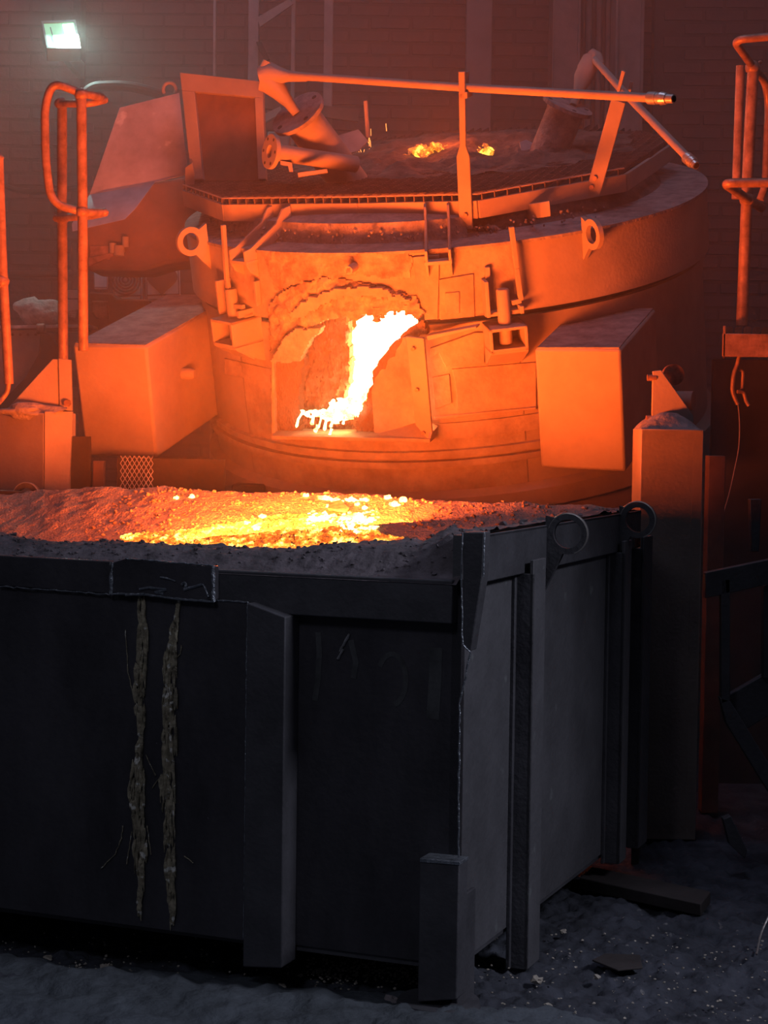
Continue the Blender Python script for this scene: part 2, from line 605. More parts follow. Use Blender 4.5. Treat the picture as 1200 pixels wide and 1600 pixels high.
# ------------------------------------------------------------------ the hall: floor, walls, columns
def brick_wall(name, P, n, x0, x1, y0, y1, bw, bh, shown, m='brick', mm='mortar', thick=.06):
    """wall through P with normal n (towards the room); x0..x1, y0..y1 along the wall in metres; bricks stand proud of the mortar"""
    P, n = Vector(P), Vector(n).normalized()
    ex = Vector((-n.y, n.x, 0)).normalized()
    M4 = frame(P, ex, -n, Vector((0, 0, 1)))
    fr = Frame(M4)
    b = MB(fr)
    b.box((x0, 0, y0), (x1, .25, y1))
    wall = struct(b.build(name, M[mm]))
    cells = []
    rows = int((y1 - y0) / bh)
    for r in range(rows):
        off = (r % 2) * bw / 2
        k = int((x0 - off) / bw)
        while k * bw + off < x1 - bw * .5:
            xa = k * bw + off
            if xa >= x0 - .001 and xa + bw <= x1 + .3:
                px, py = fr.px((xa + bw / 2, 0, y0 + (r + .5) * bh))
                cells.append((xa, y0 + r * bh, px, py))
            k += 1
    seen = [c for c in cells if shown(c[2], c[3])]
    seen = seen[:240]
    ids = set((c[0], c[1]) for c in seen)
    g = .009
    base = MB(fr)
    base.box((0, 0, 0), (.001, .001, .001))
    proto = []
    for s in range(4):
        rr = random.Random(s)
        me = bpy.data.meshes.new('brick')
        e = [rr.uniform(-.004, .004) for _ in range(8)]
        X0, X1, Z0, Z1, D = g, bw - g, g, bh - g, -.014
        vs = [(X0, .01, Z0), (X1, .01, Z0), (X1, .01, Z1), (X0, .01, Z1),
              (X0 + .004 + e[0], D + e[1], Z0 + .004), (X1 - .004, D + e[2], Z0 + .004 + e[3]), (X1 - .004 + e[4], D + e[5], Z1 - .004), (X0 + .004, D + e[6], Z1 - .004 + e[7])]
        me.from_pydata(vs, [], [(4, 5, 6, 7), (0, 1, 5, 4), (1, 2, 6, 5), (2, 3, 7, 6), (3, 0, 4, 7)])
        me.materials.append(M[m])
        proto.append(me)
    wi = MW[wall.name].inverted() @ M4
    rnd = random.Random(len(cells))
    for xa, za, _, _ in seen:
        o = bpy.data.objects.new('brick', proto[rnd.randrange(4)])
        col.objects.link(o)
        o.parent = wall
        o.matrix_local = wi @ Matrix.Translation((xa, rnd.uniform(-.003, .003), za))
    rest = MB(fr)
    for xa, za, px, py in cells:
        if (xa, za) in ids: continue
        i = len(rest.v)
        X0, X1, Z0, Z1, D = xa + g, min(xa + bw - g, x1), za + g, za + bh - g, -.014
        rest.v += [Vector(q) for q in ((X0, .01, Z0), (X1, .01, Z0), (X1, .01, Z1), (X0, .01, Z1), (X0, D, Z0), (X1, D, Z0), (X1, D, Z1), (X0, D, Z1))]
        rest.f += [tuple(i + k for k in q) for q in ((4, 5, 6, 7), (0, 1, 5, 4), (1, 2, 6, 5), (2, 3, 7, 6), (3, 0, 4, 7))]
    if rest.f:
        o = rest.build('brickwork', M[m], wall)
        o['kind'] = 'stuff'
    return wall


# right wall (behind the handrail on the right), middle wall, left wall nearer with the floodlight
brick_wall('wall_right', (1.75, 12.2, 0), (-.06, -1, 0), -.05, 4.2, 0, 7.6, .262, .083, lambda x, y: 1000 < x < 1215 and -10 < y < 470)
brick_wall('wall_back', (0, 12.9, 0), (0, -1, 0), -2.6, 1.95, 0, 7.6, .28, .086, lambda x, y: (510 < x < 735 or 770 < x < 865) and -10 < y < 235)
brick_wall('wall_left', (-2.95, 12.0, 0), (.03, -1, 0), -2.9, .985, 0, 7.6, .27, .084, lambda x, y: -15 < x < 130 and 120 < y < 420)

# floor as a rough ash surface: fine near the container
bm_f = MB()
xs = list(np.linspace(-1.6, 2.2, 380))
ys = list(np.linspace(4.9, 7.4, 240))
xs = [-7, -4, -2.5] + xs + [2.6, 3.5, 5, 7]
ys = [-1.0, 1.5, 3.2, 4.2] + ys + [8.0, 9, 10.5, 13.4]
for y in ys:
    for x in xs:
        z = 0
        if 3.5 < y < 8.5 and -2 < x < 3:
            near = 1.0
            z = .022 * NZ((x, y, 0), 2.2) + .022 * NZ((x, y, 0), 7, 5) + .020 * NZ((x, y, 0), 17, 9) + .014 * NZ((x, y, 0), 38, 2)
            z -= .015
        bm_f.v.append(Vector((x, y, z)))
nx = len(xs)
for j in range(len(ys) - 1):
    for i in range(nx - 1):
        bm_f.f.append((j * nx + i, j * nx + i + 1, (j + 1) * nx + i + 1, (j + 1) * nx + i))
struct(bm_f.build('floor', M['floor'], sharp=60))

# smooth ash along the near floor edge, light past the container's shadow painted in
dr = MB()
nx, ny = 260, 80
for j in range(ny):
    for i in range(nx):
        x = -1.9 + 2.6 * i / (nx - 1)
        t = j / (ny - 1)
        edge = floor_at(600, 1590).y + (.43 - .34 * (x + .3)) * .9 + .03 * NZ((x, 0, 0), 4)
        y = 3.6 + t * (edge - 3.6)
        z = .004 + .055 * math.sin(min(1, (1 - t) * 5) * math.pi / 2) * (1 - .35 * t) + .026 * NZ((x, y, 0), 5) + .016 * NZ((x, y, 0), 15, 4) + .008 * NZ((x, y, 0), 34, 4)
        if t > .985: z = -.03
        dr.v.append(Vector((x, y, z - .012)))
for j in range(ny - 1):
    for i in range(nx - 1):
        dr.f.append((j * nx + i, j * nx + i + 1, (j + 1) * nx + i + 1, (j + 1) * nx + i))
tag(dr.build('lit_ash', M['ash'], sharp=70), 'floor ash along the bottom edge, coloured pale blue-grey for the light falling there', 'ash', kind='stuff')

# scattered stones and grit on the floor
stones = [(838, 1535, 9, 'palest chunk of slag right of the container leg'), (857, 1575, 7, 'small pale chunk nearest the bottom right of the container leg'),
          (880, 1458, 5, 'small pale chunk just right of the rear rib foot'), (975, 1437, 4, 'tiny chunk in the dark beyond the rear rib'),
          (440, 1545, 7, 'small pale chunk below the left container foot'), (612, 1570, 12, 'flat dark chunk of slag left of the corner leg'),
          (578, 1578, 7, 'pale crumb of slag left of the flat chunk'), (165, 1515, 8, 'pale pointed chunk on the ash ridge under the container'),
          (75, 1500, 7, 'light crumb at the far left under the container'), (325, 1557, 6, 'white crumb lying on the smooth ash'),
          (470, 1526, 4, 'tiny white crumb in front of the recessed panel'), (556, 1525, 4, 'tiny pale crumb under the recessed panel'),
          (933, 1529, 6, 'dull chunk beside the shallow footprint'), (288, 1573, 4, 'tiny white crumb low on the ash')]
for i, (px, py, r, lab) in enumerate(stones):
    p = floor_at(px, py)
    rr = r / F_PX * p.y
    b = MB()
    b.blob(p + Vector((0, 0, rr * .45)), (rr, rr * .8, rr * .65), i + 3, 2, .6)
    tag(b.build('slag_stone', M['stone'] if i != 5 else M['dust'], sharp=30), lab, 'stone', 'loose slag stones on the floor')
gr = MB()
rg = random.Random(4)
for k in range(1500):
    if k % 3 == 0:
        px, py = rg.gauss(90, 60), rg.gauss(1535, 14)
    elif k % 3 == 1:
        px, py = rg.uniform(480, 680), rg.gauss(1518, 12)
    else:
        px, py = rg.uniform(0, 1200), rg.uniform(1460, 1600)
    p = floor_at(px, py)
    rr = rg.uniform(.0015, .0055)
    gr.blob(p + Vector((0, 0, rr * .4 + .004)), (rr, rr, rr * .7), k, 1, .5)
tag(gr.build('grit', M['stone'], sharp=30), 'scattered pale grit strewn over the dark floor', 'grit', kind='stuff')
# trodden scrap plate half buried on the right
b = MB()
q = [floor_at(*p) + Vector((0, 0, .012)) for p in ((925, 1508), (945, 1498), (1000, 1500), (1004, 1520), (965, 1524))]
b.prism(q, (0, 0, .006))
tag(b.build('scrap_plate', M['soot'], bevel=.002), 'flat dark scrap of plate pressed into the ash on the right', 'scrap')
b = MB()
b.tube(round_path([floor_at(1182, 1496) + Vector((0, 0, .01)), floor_at(1188, 1482) + Vector((0, 0, .05)), floor_at(1202, 1474) + Vector((0, 0, .10))], .05), .004, 8)
tag(b.build('bent_wire', M['bright']), 'short bent bright wire sticking up at the right edge', 'wire')
b = MB()
q = [floor_at(925, 1372), floor_at(1110, 1412), floor_at(1095, 1432), floor_at(905, 1390)]
b.prism(q, (0, 0, .045))
tag(b.build('floor_beam', M['soot'], bevel=.004), 'low dark steel beam lying on the floor beside the black pit', 'beam')

# ------------------------------------------------------------------ background steelwork
def wall_column(name, px0, px1, Y, depth, m, label, cat, ztop=7.5, strips=(), y_at=100, zb=0):
    a, c = at(px0, y_at, Y), at(px1, y_at, Y)
    t = thing(name, label, cat, ((a.x + c.x) / 2, Y, 0))
    b = MB()
    b.box((a.x, Y, zb), (c.x, Y + depth, ztop))
    b.build('web', M[m], t, bevel=.004)
    for s0, s1, d in strips:
        b = MB()
        b.box((a.x + (c.x - a.x) * s0, Y - d, zb), (a.x + (c.x - a.x) * s1, Y + .01, ztop))
        b.build('flange', M[m], t, bevel=.003)
    return t


wall_column('wall_pier', 728, 768, 12.75, .2, 'concrete', 'pale flaking wall pier behind the upright holding the long lance', 'pier')
wall_column('steel_column', 862, 905, 12.2, .3, 'column', 'wide pale steel column behind the right flanged pipe', 'column', strips=((.0, .06, .03), (.92, 1.0, .05)))  # dark sheet painting the shade of the opening beside the post
pc = wall_column('pipe_chase', 905, 952, 12.5, .08, 'brown', 'bundle of vertical conduits between the two right columns', 'conduit')
for i, px in enumerate((911, 919, 927, 935, 942, 949)):
    a = at(px, 100, 12.45)
    b = MB()
    b.tube([(a.x, 12.45, .2), (a.x, 12.45, 7.5)], (.014, .020, .012, .018, .012, .014)[i], 10)
    b.build('conduit', M['column'] if i % 2 else M['brown'], pc)
wall_column('steel_column', 960, 1001, 12.0, .25, 'column', 'broad flat steel column left of the right brick wall', 'column', strips=((.0, .10, .04), (.90, 1.12, -.12)))
# lattice mast behind the furnace on the left
t = thing('lattice_mast', 'pale lattice mast with diagonal braces behind the hatch frame', 'mast', (at(405, 100, 11.5).x, 11.5, 0))
for px0, px1, nm in ((388, 404, 'upright'), (455, 461, 'upright'), (506, 520, 'upright'), (333, 337, 'upright')):
    a, c = at(px0, 60, 11.5), at(px1, 60, 11.5)
    b = MB(); b.box((a.x, 11.5, 0), (c.x, 11.58, 7.5)); b.build(nm, M['column'], t, bevel=.003)
b = MB()
b.prism([at(402, 27, 11.48), at(452, -2, 11.48), at(458, 6, 11.48), at(406, 42, 11.48)], (0, .03, 0)); b.build('diagonal_brace', M['column'], t)
b = MB()
b.prism([at(405, 150, 11.45), at(560, 172, 11.45), at(560, 190, 11.45), at(405, 168, 11.45)], (0, .05, 0)); b.build('cross_rail', M['brown'], t)
b = MB()
b.prism([at(402, 183, 11.40), at(438, 166, 11.40), at(442, 176, 11.40), at(404, 196, 11.40)], (0, .05, 0)); b.build('cross_rail', M['column'], t)
b = MB()
b.prism([at(400, 65, 11.45), at(409, 66, 11.45), at(421, 92, 11.45), at(413, 95, 11.45)], (0, .05, 0)); b.build('cleat', M['soot'], t)
b = MB()
b.box(at(418, 205, 11.2), at(452, 236, 11.2) + Vector((0, .2, 0))); b.build('junction_box', M['column'], t, bevel=.01)

# floodlight on the left wall
fp = [at(64, 34, 11.2), at(118, 32, 11.25), at(127, 77, 11.12), at(73, 77, 11.08)]
t = thing('floodlight', 'glowing green-white rectangular floodlight high on the left wall', 'floodlight', at(95, 80, 11.3))
n_ = (fp[1] - fp[0]).cross(fp[3] - fp[0]).normalized()
if n_.y > 0: n_ = -n_
b = MB(); b.prism([p + n_ * -.01 for p in fp], -n_ * .09); b.build('housing', M['lampbody'], t, bevel=.006)
def fq(u, v, d=.004):
    return fp[0] * (1 - u) * (1 - v) + fp[1] * u * (1 - v) + fp[2] * u * v + fp[3] * (1 - u) * v + n_ * d
b = MB()
for A in (((0, 0), (1, 0), (1, .07), (0, .07)), ((0, .93), (1, .93), (1, 1), (0, 1)), ((0, .07), (.06, .07), (.06, .93), (0, .93)), ((.94, .07), (1, .07), (1, .93), (.94, .93))):
    b.prism([fq(u, v, -.012) for u, v in A], n_ * .02)
b.build('bezel', M['lampbody'], t, bevel=.002)
b = MB(); b.prism([fq(u, v, -.008) for u, v in ((.06, .07), (.94, .07), (.94, .93), (.06, .93))], n_ * .006); b.build('lens', M['lens'], t)
b = MB(); b.prism([fq(u, v, .001) for u, v in ((.60, .15), (.90, .12), (.93, .88), (.64, .85))], n_ * .006); b.build('diode_panel', M['diode'], t)
b = MB(); b.prism([fq(u, v, .0) for u, v in ((.22, .22), (.25, .22), (.28, .78), (.25, .78))], n_ * .004); b.build('reflector_edge', M['lampbody'], t)
b = MB(); c_ = fq(.5, .5, -.10); b.box(c_ + Vector((-.02, 0, -.05)), (c_.x + .02, 12.0, c_.z + .05)); b.build('bracket', M['lampbody'], t, bevel=.003)
lamp('floodlight_beam', 'AREA', fq(.78, .5, .02), 28, (.55, .84, .76), .06, .12, aim=fq(.78, .5, .02) + n_ * .6 + Vector((.0, 0, -1.1)))
lamp('left_wall_fill', 'POINT', fq(.5, .5, .35) + Vector((.1, 0, .75)), 13, (.60, .70, 1.0), .05)  # unseen fill lamp added above the floodlight to brighten the left wall
# loose cables on the left wall
for pts, lab in (([(0, 288), (30, 299), (75, 300), (135, 292)], 'black cable sagging along the left brick wall'),
                 ([(128, 150), (145, 135), (200, 133), (255, 148)], 'thick black hose arching above the grey deflector sheet')):
    b = MB(); b.tube(round_path([at(x, y, 11.9 if 'sag' in lab else 11.0) for x, y in pts], .3), .018 if 'sag' in lab else .03, 10)
    tag(b.build('cable', M['cable']), lab, 'cable')

# ------------------------------------------------------------------ slag container
A_ = .3868
CC = Vector((.2302, 5.4359, 0))
KX, KY = Vector((math.cos(A_), -math.sin(A_), 0)), Vector((math.sin(A_), math.cos(A_), 0))
K = Frame(frame(CC, KX, KY, Vector((0, 0, 1))))
kf = lambda px, py, off=0: K.Y(px, py, -off)
ks = lambda px, py, off=0: K.X(px, py, off)
LEN, WID, RIM, FR = 1.93, 3.35, 1.40, 1.272
FLZ = .135
box_t = thing('slag_container', 'big black steel slag container full of glowing slag in the foreground', 'container', M4=K.M.copy())


def kpart(name, m, fn, parent=box_t, **kw):
    b = MB(K)
    fn(b)
    return b.build(name, M[m], parent, **kw)


def fprism(name, m, pts, d0, d1, parent=box_t, **kw):
    """plate on the front face: outline given on the face, from d0 to d1 outwards"""
    P = [kf(x, y, d1) for x, y in pts]
    return kpart(name, m, lambda b: b.prism(P, (0, d1 - d0, 0)), parent, **kw)


def sprism(name, m, pts, d0, d1, parent=box_t, **kw):
    P = [ks(x, y, d1) for x, y in pts]
    return kpart(name, m, lambda b: b.prism(P, (-(d1 - d0), 0, 0)), parent, **kw)


# shell walls, floor, tapering a little at the side
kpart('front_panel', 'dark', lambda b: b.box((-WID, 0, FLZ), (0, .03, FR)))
kpart('side_panel', 'litside', lambda b: b.box((-.03, 0, FLZ), (0, LEN, RIM)))
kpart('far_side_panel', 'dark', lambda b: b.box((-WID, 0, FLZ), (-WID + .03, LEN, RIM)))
kpart('back_panel', 'dark', lambda b: b.box((-WID, LEN - .03, FLZ), (0, LEN, RIM)))
kpart('bottom_plate', 'darkrib', lambda b: b.box((-WID + .01, .01, FLZ - .02), (-.01, LEN - .01, FLZ)))
# rims
zfb = K.Y(600, 969, -.05).z
kpart('front_rim_beam', 'darkrib', lambda b: b.box((-WID, -.05, zfb), (-.012, 0.0, FR)), bevel=.004)
kpart('side_rim_beam', 'darkrib', lambda b: b.box((0, 0.03, 1.257), (.035, LEN, RIM)), bevel=.004)
kpart('side_rim_top', 'darkrib', lambda b: b.box((-.045, 0.10, RIM - .012), (.035, LEN, RIM)), bevel=.003)
kpart('back_rim_beam', 'darkrib', lambda b: b.box((-WID, LEN, 1.25), (0, LEN + .05, RIM)), bevel=.004)
# big welded door plate on the left, overlapping the rim
fprism('cover_sheet', 'dark', [(-900, 840), (-900, 1298), (381, 1470), (388, 941), (335, 937), (0, 917), (-60, 913)], 0, .062, bevel=.002)
# rim cap over the sheet
fprism('rim_strip', 'dark', [(-900, 822), (-900, 862), (0, 915), (172, 928), (172, 877), (0, 868)], .05, .075, bevel=.003)
pat = fprism('patch_plate', 'dark', [(176, 879), (196, 873), (333, 885), (334, 938), (270, 936), (174, 926)], .05, .088, bevel=.003)
def welds(parent, lines, off, r=.0035, name='weld_bead', m='weld'):
    for ln in lines:
        pts = []
        P = [kf(x, y, off) for x, y in ln]
        for a, c in zip(P, P[1:]):
            k = max(2, int((c - a).length / .012))
            pts += [a.lerp(c, i / k) for i in range(k)]
        pts.append(P[-1])
        pts = [p + Vector((NZ(p, 60), 0, NZ(p, 60, 4))) * .003 for p in pts]
        kpart(name, m, lambda b: b.tube(pts, [r * (1 + .7 * NZ(p, 90, 2)) for p in pts], 6), parent)
welds(pat, [[(175, 878), (174, 927)], [(333, 884), (334, 940)]], .088, .006)
welds(pat, [[(174, 928), (225, 929), (270, 935), (334, 940)]], .088, .0035)
welds(pat, [[(196, 873), (333, 884)]], .088, .0025)
cov = [o for o in bpy.data.objects if o.name == 'cover_sheet'][0]
welds(cov, [[(336, 938), (388, 941), (386, 1000), (383, 1300), (381, 1470)]], .063, .0028)
welds(cov, [[(0, 916), (80, 922), (172, 929)]], .076, .0022)
# pale smears of metal over the patch
sm = MB(K)
for pts, r in (([(218, 921), (232, 918), (262, 921), (240, 925), (256, 928)], .004), ([(284, 914), (289, 909), (292, 917), (286, 922), (300, 918), (318, 912), (322, 922), (326, 933)], .0045),
               ([(250, 902), (262, 904), (274, 908)], .003), ([(196, 930), (225, 928)], .003)):
    P = [kf(x, y, .090) for x, y in pts]
    sm.tube(round_path(P, .01, 3), r, 6, jag=.5)
sm.build('metal_smear', M['weld'], pat)
# recessed panel, post, corner
fprism('front_post', 'darkrib', [(386, 942), (446, 964), (440, 1513), (379, 1511)], 0, .10, bevel=.004)
welds(box_t, [[(455, 968), (451, 1485)]], .004, .0025)
fprism('corner_wedge', 'darkrib', [(722, 832), (757, 831), (754, 900), (735, 1018), (724, 1008)], 0, .055, bevel=.004)
welds(box_t, [[(722, 832), (721, 900), (723, 1006), (735, 1020), (718, 1100), (716, 1340)]], .058, .0028)
welds(box_t, [[(757, 832), (755, 900)]], .058, .0028)
leg = fprism('corner_leg', 'darkrib', [(656, 1343), (718, 1350), (713, 1562), (652, 1566)], 0, .075, bevel=.004)
fprism('leg_cap', 'weld', [(656, 1341), (718, 1347), (718, 1352), (656, 1347)], .0, .079, leg, bevel=.001)
kpart('corner_leg', 'darkrib', lambda b: b.box((-.01, -.02, .01), (.012, .13, .34)), bevel=.004)
kpart('foot_plate', 'darkrib', lambda b: b.lathe([(0, -.0), (.125, -.0), (.12, .018), (0, .018)], 40))
bpy.data.objects['foot_plate'].data.transform(Matrix.Translation((-.055, -.0, .01)))
kpart('front_post', 'darkrib', lambda b: b.box((-WID + .1, -.09, 0), (-WID + .22, 0, 1.18)), bevel=.004)
kpart('corner_leg', 'darkrib', lambda b: b.box((-WID, -.05, 0), (-WID + .09, .09, .34)), bevel=.004)
# side ribs (channels standing on the floor)
y0 = ks(812, 1200, .03).y
for (ya, w_) in ((y0, .065), (ks(945, 1100, .0).y, .05), (LEN - .07, .07)):
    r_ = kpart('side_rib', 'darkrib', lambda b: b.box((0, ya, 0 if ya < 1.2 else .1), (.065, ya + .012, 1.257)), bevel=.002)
    kpart('rib_flange', 'litside', lambda b: b.box((.053, ya, 0 if ya < 1.2 else .1), (.065, ya + w_ * 2.0, 1.30)), r_, bevel=.002)
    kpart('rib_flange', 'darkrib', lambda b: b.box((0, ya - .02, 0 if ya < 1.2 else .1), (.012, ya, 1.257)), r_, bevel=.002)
# lifting eyes on the side
def side_eye(xp, ytop, ybot, cx, cy, ro, ri):
    base = ks(xp, (ytop + ybot) / 2, .03)
    yy = base.y
    c = K.Y(cx, cy, yy)
    s_ = K.Y(cx + ro, cy, yy)
    rad = (s_ - c).length
    a, d = K.Y(xp, ytop, yy), K.Y(xp, ybot, yy)
    a.x = d.x = .03
    e = kpart('lifting_eye', 'darkrib', lambda b: b.lug(c, (0, 1, 0), rad, rad * ri / ro, (a, d), .022, 40), bevel=.0)
    # weld-like rolled collar round the hole
    b = MB(K)
    b.tube([c + Vector((math.cos(t_) * rad * .99, -.008, math.sin(t_) * rad * .99)) for t_ in np.linspace(-1.2, 2.9, 36)], .0035, 6)
    b.build('worn_edge', M['bright'], e)
side_eye(853, 805, 922, 888, 834, 31, 22)
side_eye(968, 790, 868, 997, 812, 28, 19)
# far left lifting eye just seen above the back rim
c = K.Y(42, 779, LEN + .03)
kpart('lifting_eye', 'darkrib', lambda b: b.lug(c, (0, 1, 0), .072, .048, (c + Vector((-.10, 0, -.14)), c + Vector((.10, 0, -.14))), .02, 40))
kpart('worn_edge', 'bright', lambda b: b.tube([c + Vector((math.cos(t_) * .071, -.008, math.sin(t_) * .071)) for t_ in np.linspace(.3, 2.9, 20)], .003, 6), [o for o in bpy.data.objects if o.name.startswith('lifting_eye')][-1])

# refractory crust lining: one rough surface, and the hot slag inside it
front_px = [(-900, 812), (0, 836), (60, 843), (100, 846), (180, 848), (240, 850), (380, 856), (470, 858), (520, 852), (600, 843), (665, 843), (690, 832), (705, 826), (722, 826)]
back_px = [(-300, 775), (0, 772), (60, 768), (140, 763), (225, 765), (260, 761), (290, 764), (350, 768), (500, 771), (620, 778), (720, 785), (800, 787), (880, 791), (925, 789), (960, 795)]
FRONT_Y, BACK_Y = .20, LEN - .04
ft = [(K.Y(x, y, FRONT_Y).x, K.Y(x, y, FRONT_Y).z) for x, y in front_px]
bt = [(K.Y(x, y, BACK_Y).x, K.Y(x, y, BACK_Y).z) for x, y in back_px]
POOL = 1.19


def ss(t):
    t = max(0, min(1, t))
    return t * t * (3 - 2 * t)


def lining_z(x, y):
    zf, zb = lerp_table(ft, x), lerp_table(bt, x)
    if y < FRONT_Y:
        t = y / FRONT_Y
        z = (FR + .006) * (1 - t) + zf * t + .022 * math.sin(t * math.pi)
        rough = .012 if y > .01 else 0
    else:
        z = max(POOL, zf - (zf - POOL) * ss((y - FRONT_Y) / .22))
        rough = .014 * (1 - ss((y - FRONT_Y) / .22)) + .005
    if y > LEN - .55:
        t = (y - (LEN - .55)) / (BACK_Y - LEN + .55)
        z = max(z, POOL + (zb - POOL) * min(1, t))
        rough = max(rough, .012 * ss(t * 3))
    # side wall berm
    side = RIM + .004 - (RIM - POOL) * ss((-x - .05) / .22)
    z = max(z, FR + (side - FR) * ss(y / .07) if side > FR else side)
    side2 = RIM - (RIM - POOL) * ss((x + WID - .05) / .3)
    z = max(z, side2)
    p = (x, y, 0)
    n_ = NZ(p, 5) * .9 + NZ(p, 13, 3) * .7 + NZ(p, 34, 8) * .45 + NZ(p, 80, 5) * .25
    return z + n_ * rough


def heat(px, py, side_y):
    """how hot the slag is where it lies, raised on the back slope to imitate pool light"""
    h = 0
    if side_y < FRONT_Y + .03: return -.6
    band = lerp_table([(-100, -.45), (0, -.25), (100, -.08), (200, .06), (300, .22), (400, .32), (560, .34), (640, .12), (720, .05), (940, .0)], px)  # outer values raised, their glow stands for pool light on the slope
    edge = lerp_table([(0, 826), (200, 838), (330, 826), (400, 810), (470, 802), (560, 815), (620, 842), (700, 850), (900, 815)], px)
    d = (py - edge) / 9
    h = -.13 + (band + .13) * ss(d + .5)
    if 460 < px < 600: # fresh pour on the slope under the spout
        k = max(0, 1 - ((px - 535) / 62) ** 2 - ((py - 812) / 20) ** 2)
        h = max(h, -.15 + .75 * k)
    h += -.18 * ss((px - 640) / 300) - .22 * ss((180 - px) / 240)
    return h


nx, ny = 360, 190
lb, hv = MB(K), []
ysl = [LEN * (j / (ny - 1)) for j in range(ny)]
for j in range(ny):
    for i in range(nx):
        x = -WID * (1 - i / (nx - 1)) ** 1.0 * 1.0 - .0
        y = max(.0, min(LEN - .005, ysl[j]))
        z = lining_z(x, max(0, y))
        if j == 0: y, z = -.053, FR - .012
        lb.v.append(Vector((x, y, z)))
        px, py = K.px((x, y, z))
        hv.append(heat(px, py, y))
front_f, slag_f = [], []
for j in range(ny - 1):
    for i in range(nx - 1):
        f = (j * nx + i, j * nx + i + 1, (j + 1) * nx + i + 1, (j + 1) * nx + i)
        y = ysl[j]
        x = lb.v[f[0]].x
        (front_f if (y < FRONT_Y + .05 or x > -.10) else slag_f).append(f)


def sub_mesh(src, faces, name, m, parent, attr=None, **kw):
    ids = sorted(set(i for f in faces for i in f))
    mp = {k: n for n, k in enumerate(ids)}
    b = MB(K)
    b.v = [src.v[i] for i in ids]
    b.f = [tuple(mp[i] for i in f) for f in faces]
    if attr: b.att = {'heat': [attr[i] for i in ids]}
    return b.build(name, M[m], parent, sharp=80, **kw)


cr_o = sub_mesh(lb, front_f, 'refractory_crust', 'crust', box_t)
sl = sub_mesh(lb, slag_f, 'molten_slag', 'slag', None, hv)
tag(sl, 'glowing orange slag bed filling the black container', 'slag', kind='stuff')
# clods on the crust
cl = MB(K)
rc = random.Random(11)
for k in range(420):
    x = -rc.random() * WID * .75
    y = rc.uniform(.0, .22)
    r = rc.uniform(.003, .008)
    cl.blob((x, y, lining_z(x, y) + r * .2), (r, r, r * .7), k, 1, .7)
for k in range(60):
    x = -rc.uniform(.02, .2)
    y = rc.uniform(.0, LEN)
    r = rc.uniform(.005, .018)
    cl.blob((x, y, lining_z(x, y) + r * .2), (r, r, r * .7), k, 1, .7)
o = cl.build('crust_clods', M['crust'], box_t); o['kind'] = 'stuff'
# cool speckles on the lit lining
cl = MB(K)
for k in range(1500):
    x = -rc.uniform(.1, 2.2)
    y = rc.uniform(LEN - .8, LEN - .03)
    r = rc.uniform(.003, .010)
    cl.blob((x, y, lining_z(x, y) + r * .2), (r, r, r * .8), k, 1, .7)
tag(cl.build('lining_rubble', M['scale'], sharp=20), 'small crusted rubble on the lit back slope of the slag bed', 'rubble', kind='stuff')


def slag_hit(px, py):
    """point of the slag bed under a pixel, by marching along the sight line"""
    y = FRONT_Y + .1
    while y < LEN - .02:
        q = K.Y(px, py, y)
        if q.z <= lining_z(q.x, y): return q
        y += .006
    return None


cb = MB(K)
n_c = 0
for k in range(5200):
    px = rc.uniform(190, 640)
    top = lerp_table([(190, 836), (300, 828), (380, 815), (440, 806), (500, 806), (560, 818), (600, 838), (640, 846)], px)
    py = rc.uniform(top, 862)
    q = slag_hit(px, py)
    if q is None: continue
    r = rc.uniform(.004, .0105) * (1.15 if px > 330 else .8)
    cb.blob(q + Vector((0, 0, r * .3)), (r * rc.uniform(.8, 1.4), r, r * rc.uniform(.6, 1)), k, 1, .6)
    n_c += 1
tag(cb.build('glowing_crumbs', M['crumb'], sharp=20), 'bright yellow granules of hot slag heaped behind the dark crust', 'slag', kind='stuff')
# white hot lumps of the fresh pour
lb2 = MB(K)
for k in range(340):
    if k < 150:
        px, py = rc.gauss(553, 13), rc.gauss(817, 6.5)
    elif k < 230:
        px, py = rc.gauss(498, 13), rc.gauss(811, 3.5)
    elif k < 290:
        px, py = rc.uniform(498, 575), rc.gauss(780, 2.0)
        if px > 520: py = rc.gauss(782, 1)
    else:
        px = rc.uniform(480, 590); py = 812 + abs(px - 540) * .05 + rc.gauss(0, 5)
    q = slag_hit(px, py)
    if q is None: continue
    r = rc.uniform(.005, .014) * (.7 if k >= 230 else 1)
    lb2.blob(q + Vector((0, 0, r * .3)), (r * 1.3, r, r * .8), k, 1, .5)
tag(lb2.build('white_hot_slag', M['lump'], sharp=20), 'white-hot lumps of the fresh pour below the furnace door', 'slag', kind='stuff')
singles = [(386, 820, 5, 'small glowing nugget left of the white-hot pour'), (411, 811, 6, 'glowing nugget highest on the left of the granules'), (400, 828, 6, 'glowing lump low left of the fresh pour'),
           (582, 828, 6, 'round glowing nugget right of the white-hot pour'), (616, 791, 6, 'round glowing nugget highest on the right'), (606, 780, 5, 'glowing flake at the top of the back slope'),
           (630, 784, 6, 'glowing flake farthest right on the back slope'), (513, 793, 4, 'tiny glowing bead under the pour streak'), (558, 790, 4, 'tiny glowing drop at the end of the pour streak'),
           (478, 776, 4, 'thin glowing chip left of the pour streak'), (276, 780, 4, 'faint glowing chip on the left back slope'), (300, 778, 4, 'faint glowing chip right of another on the left back slope')]
for i, (px, py, r, lab) in enumerate(singles):
    q = slag_hit(px, py)
    if q is None: continue
    Yw = (K.M @ q).y
    rr = r / F_PX * Yw
    b = MB(K); b.blob(q + Vector((0, 0, rr * .5)), (rr * 1.2, rr, rr * .8), i + 20, 2, .5)
    tag(b.build('slag_nugget', M['lump'], sharp=40), lab, 'slag', 'glowing nuggets lying apart from the heap')
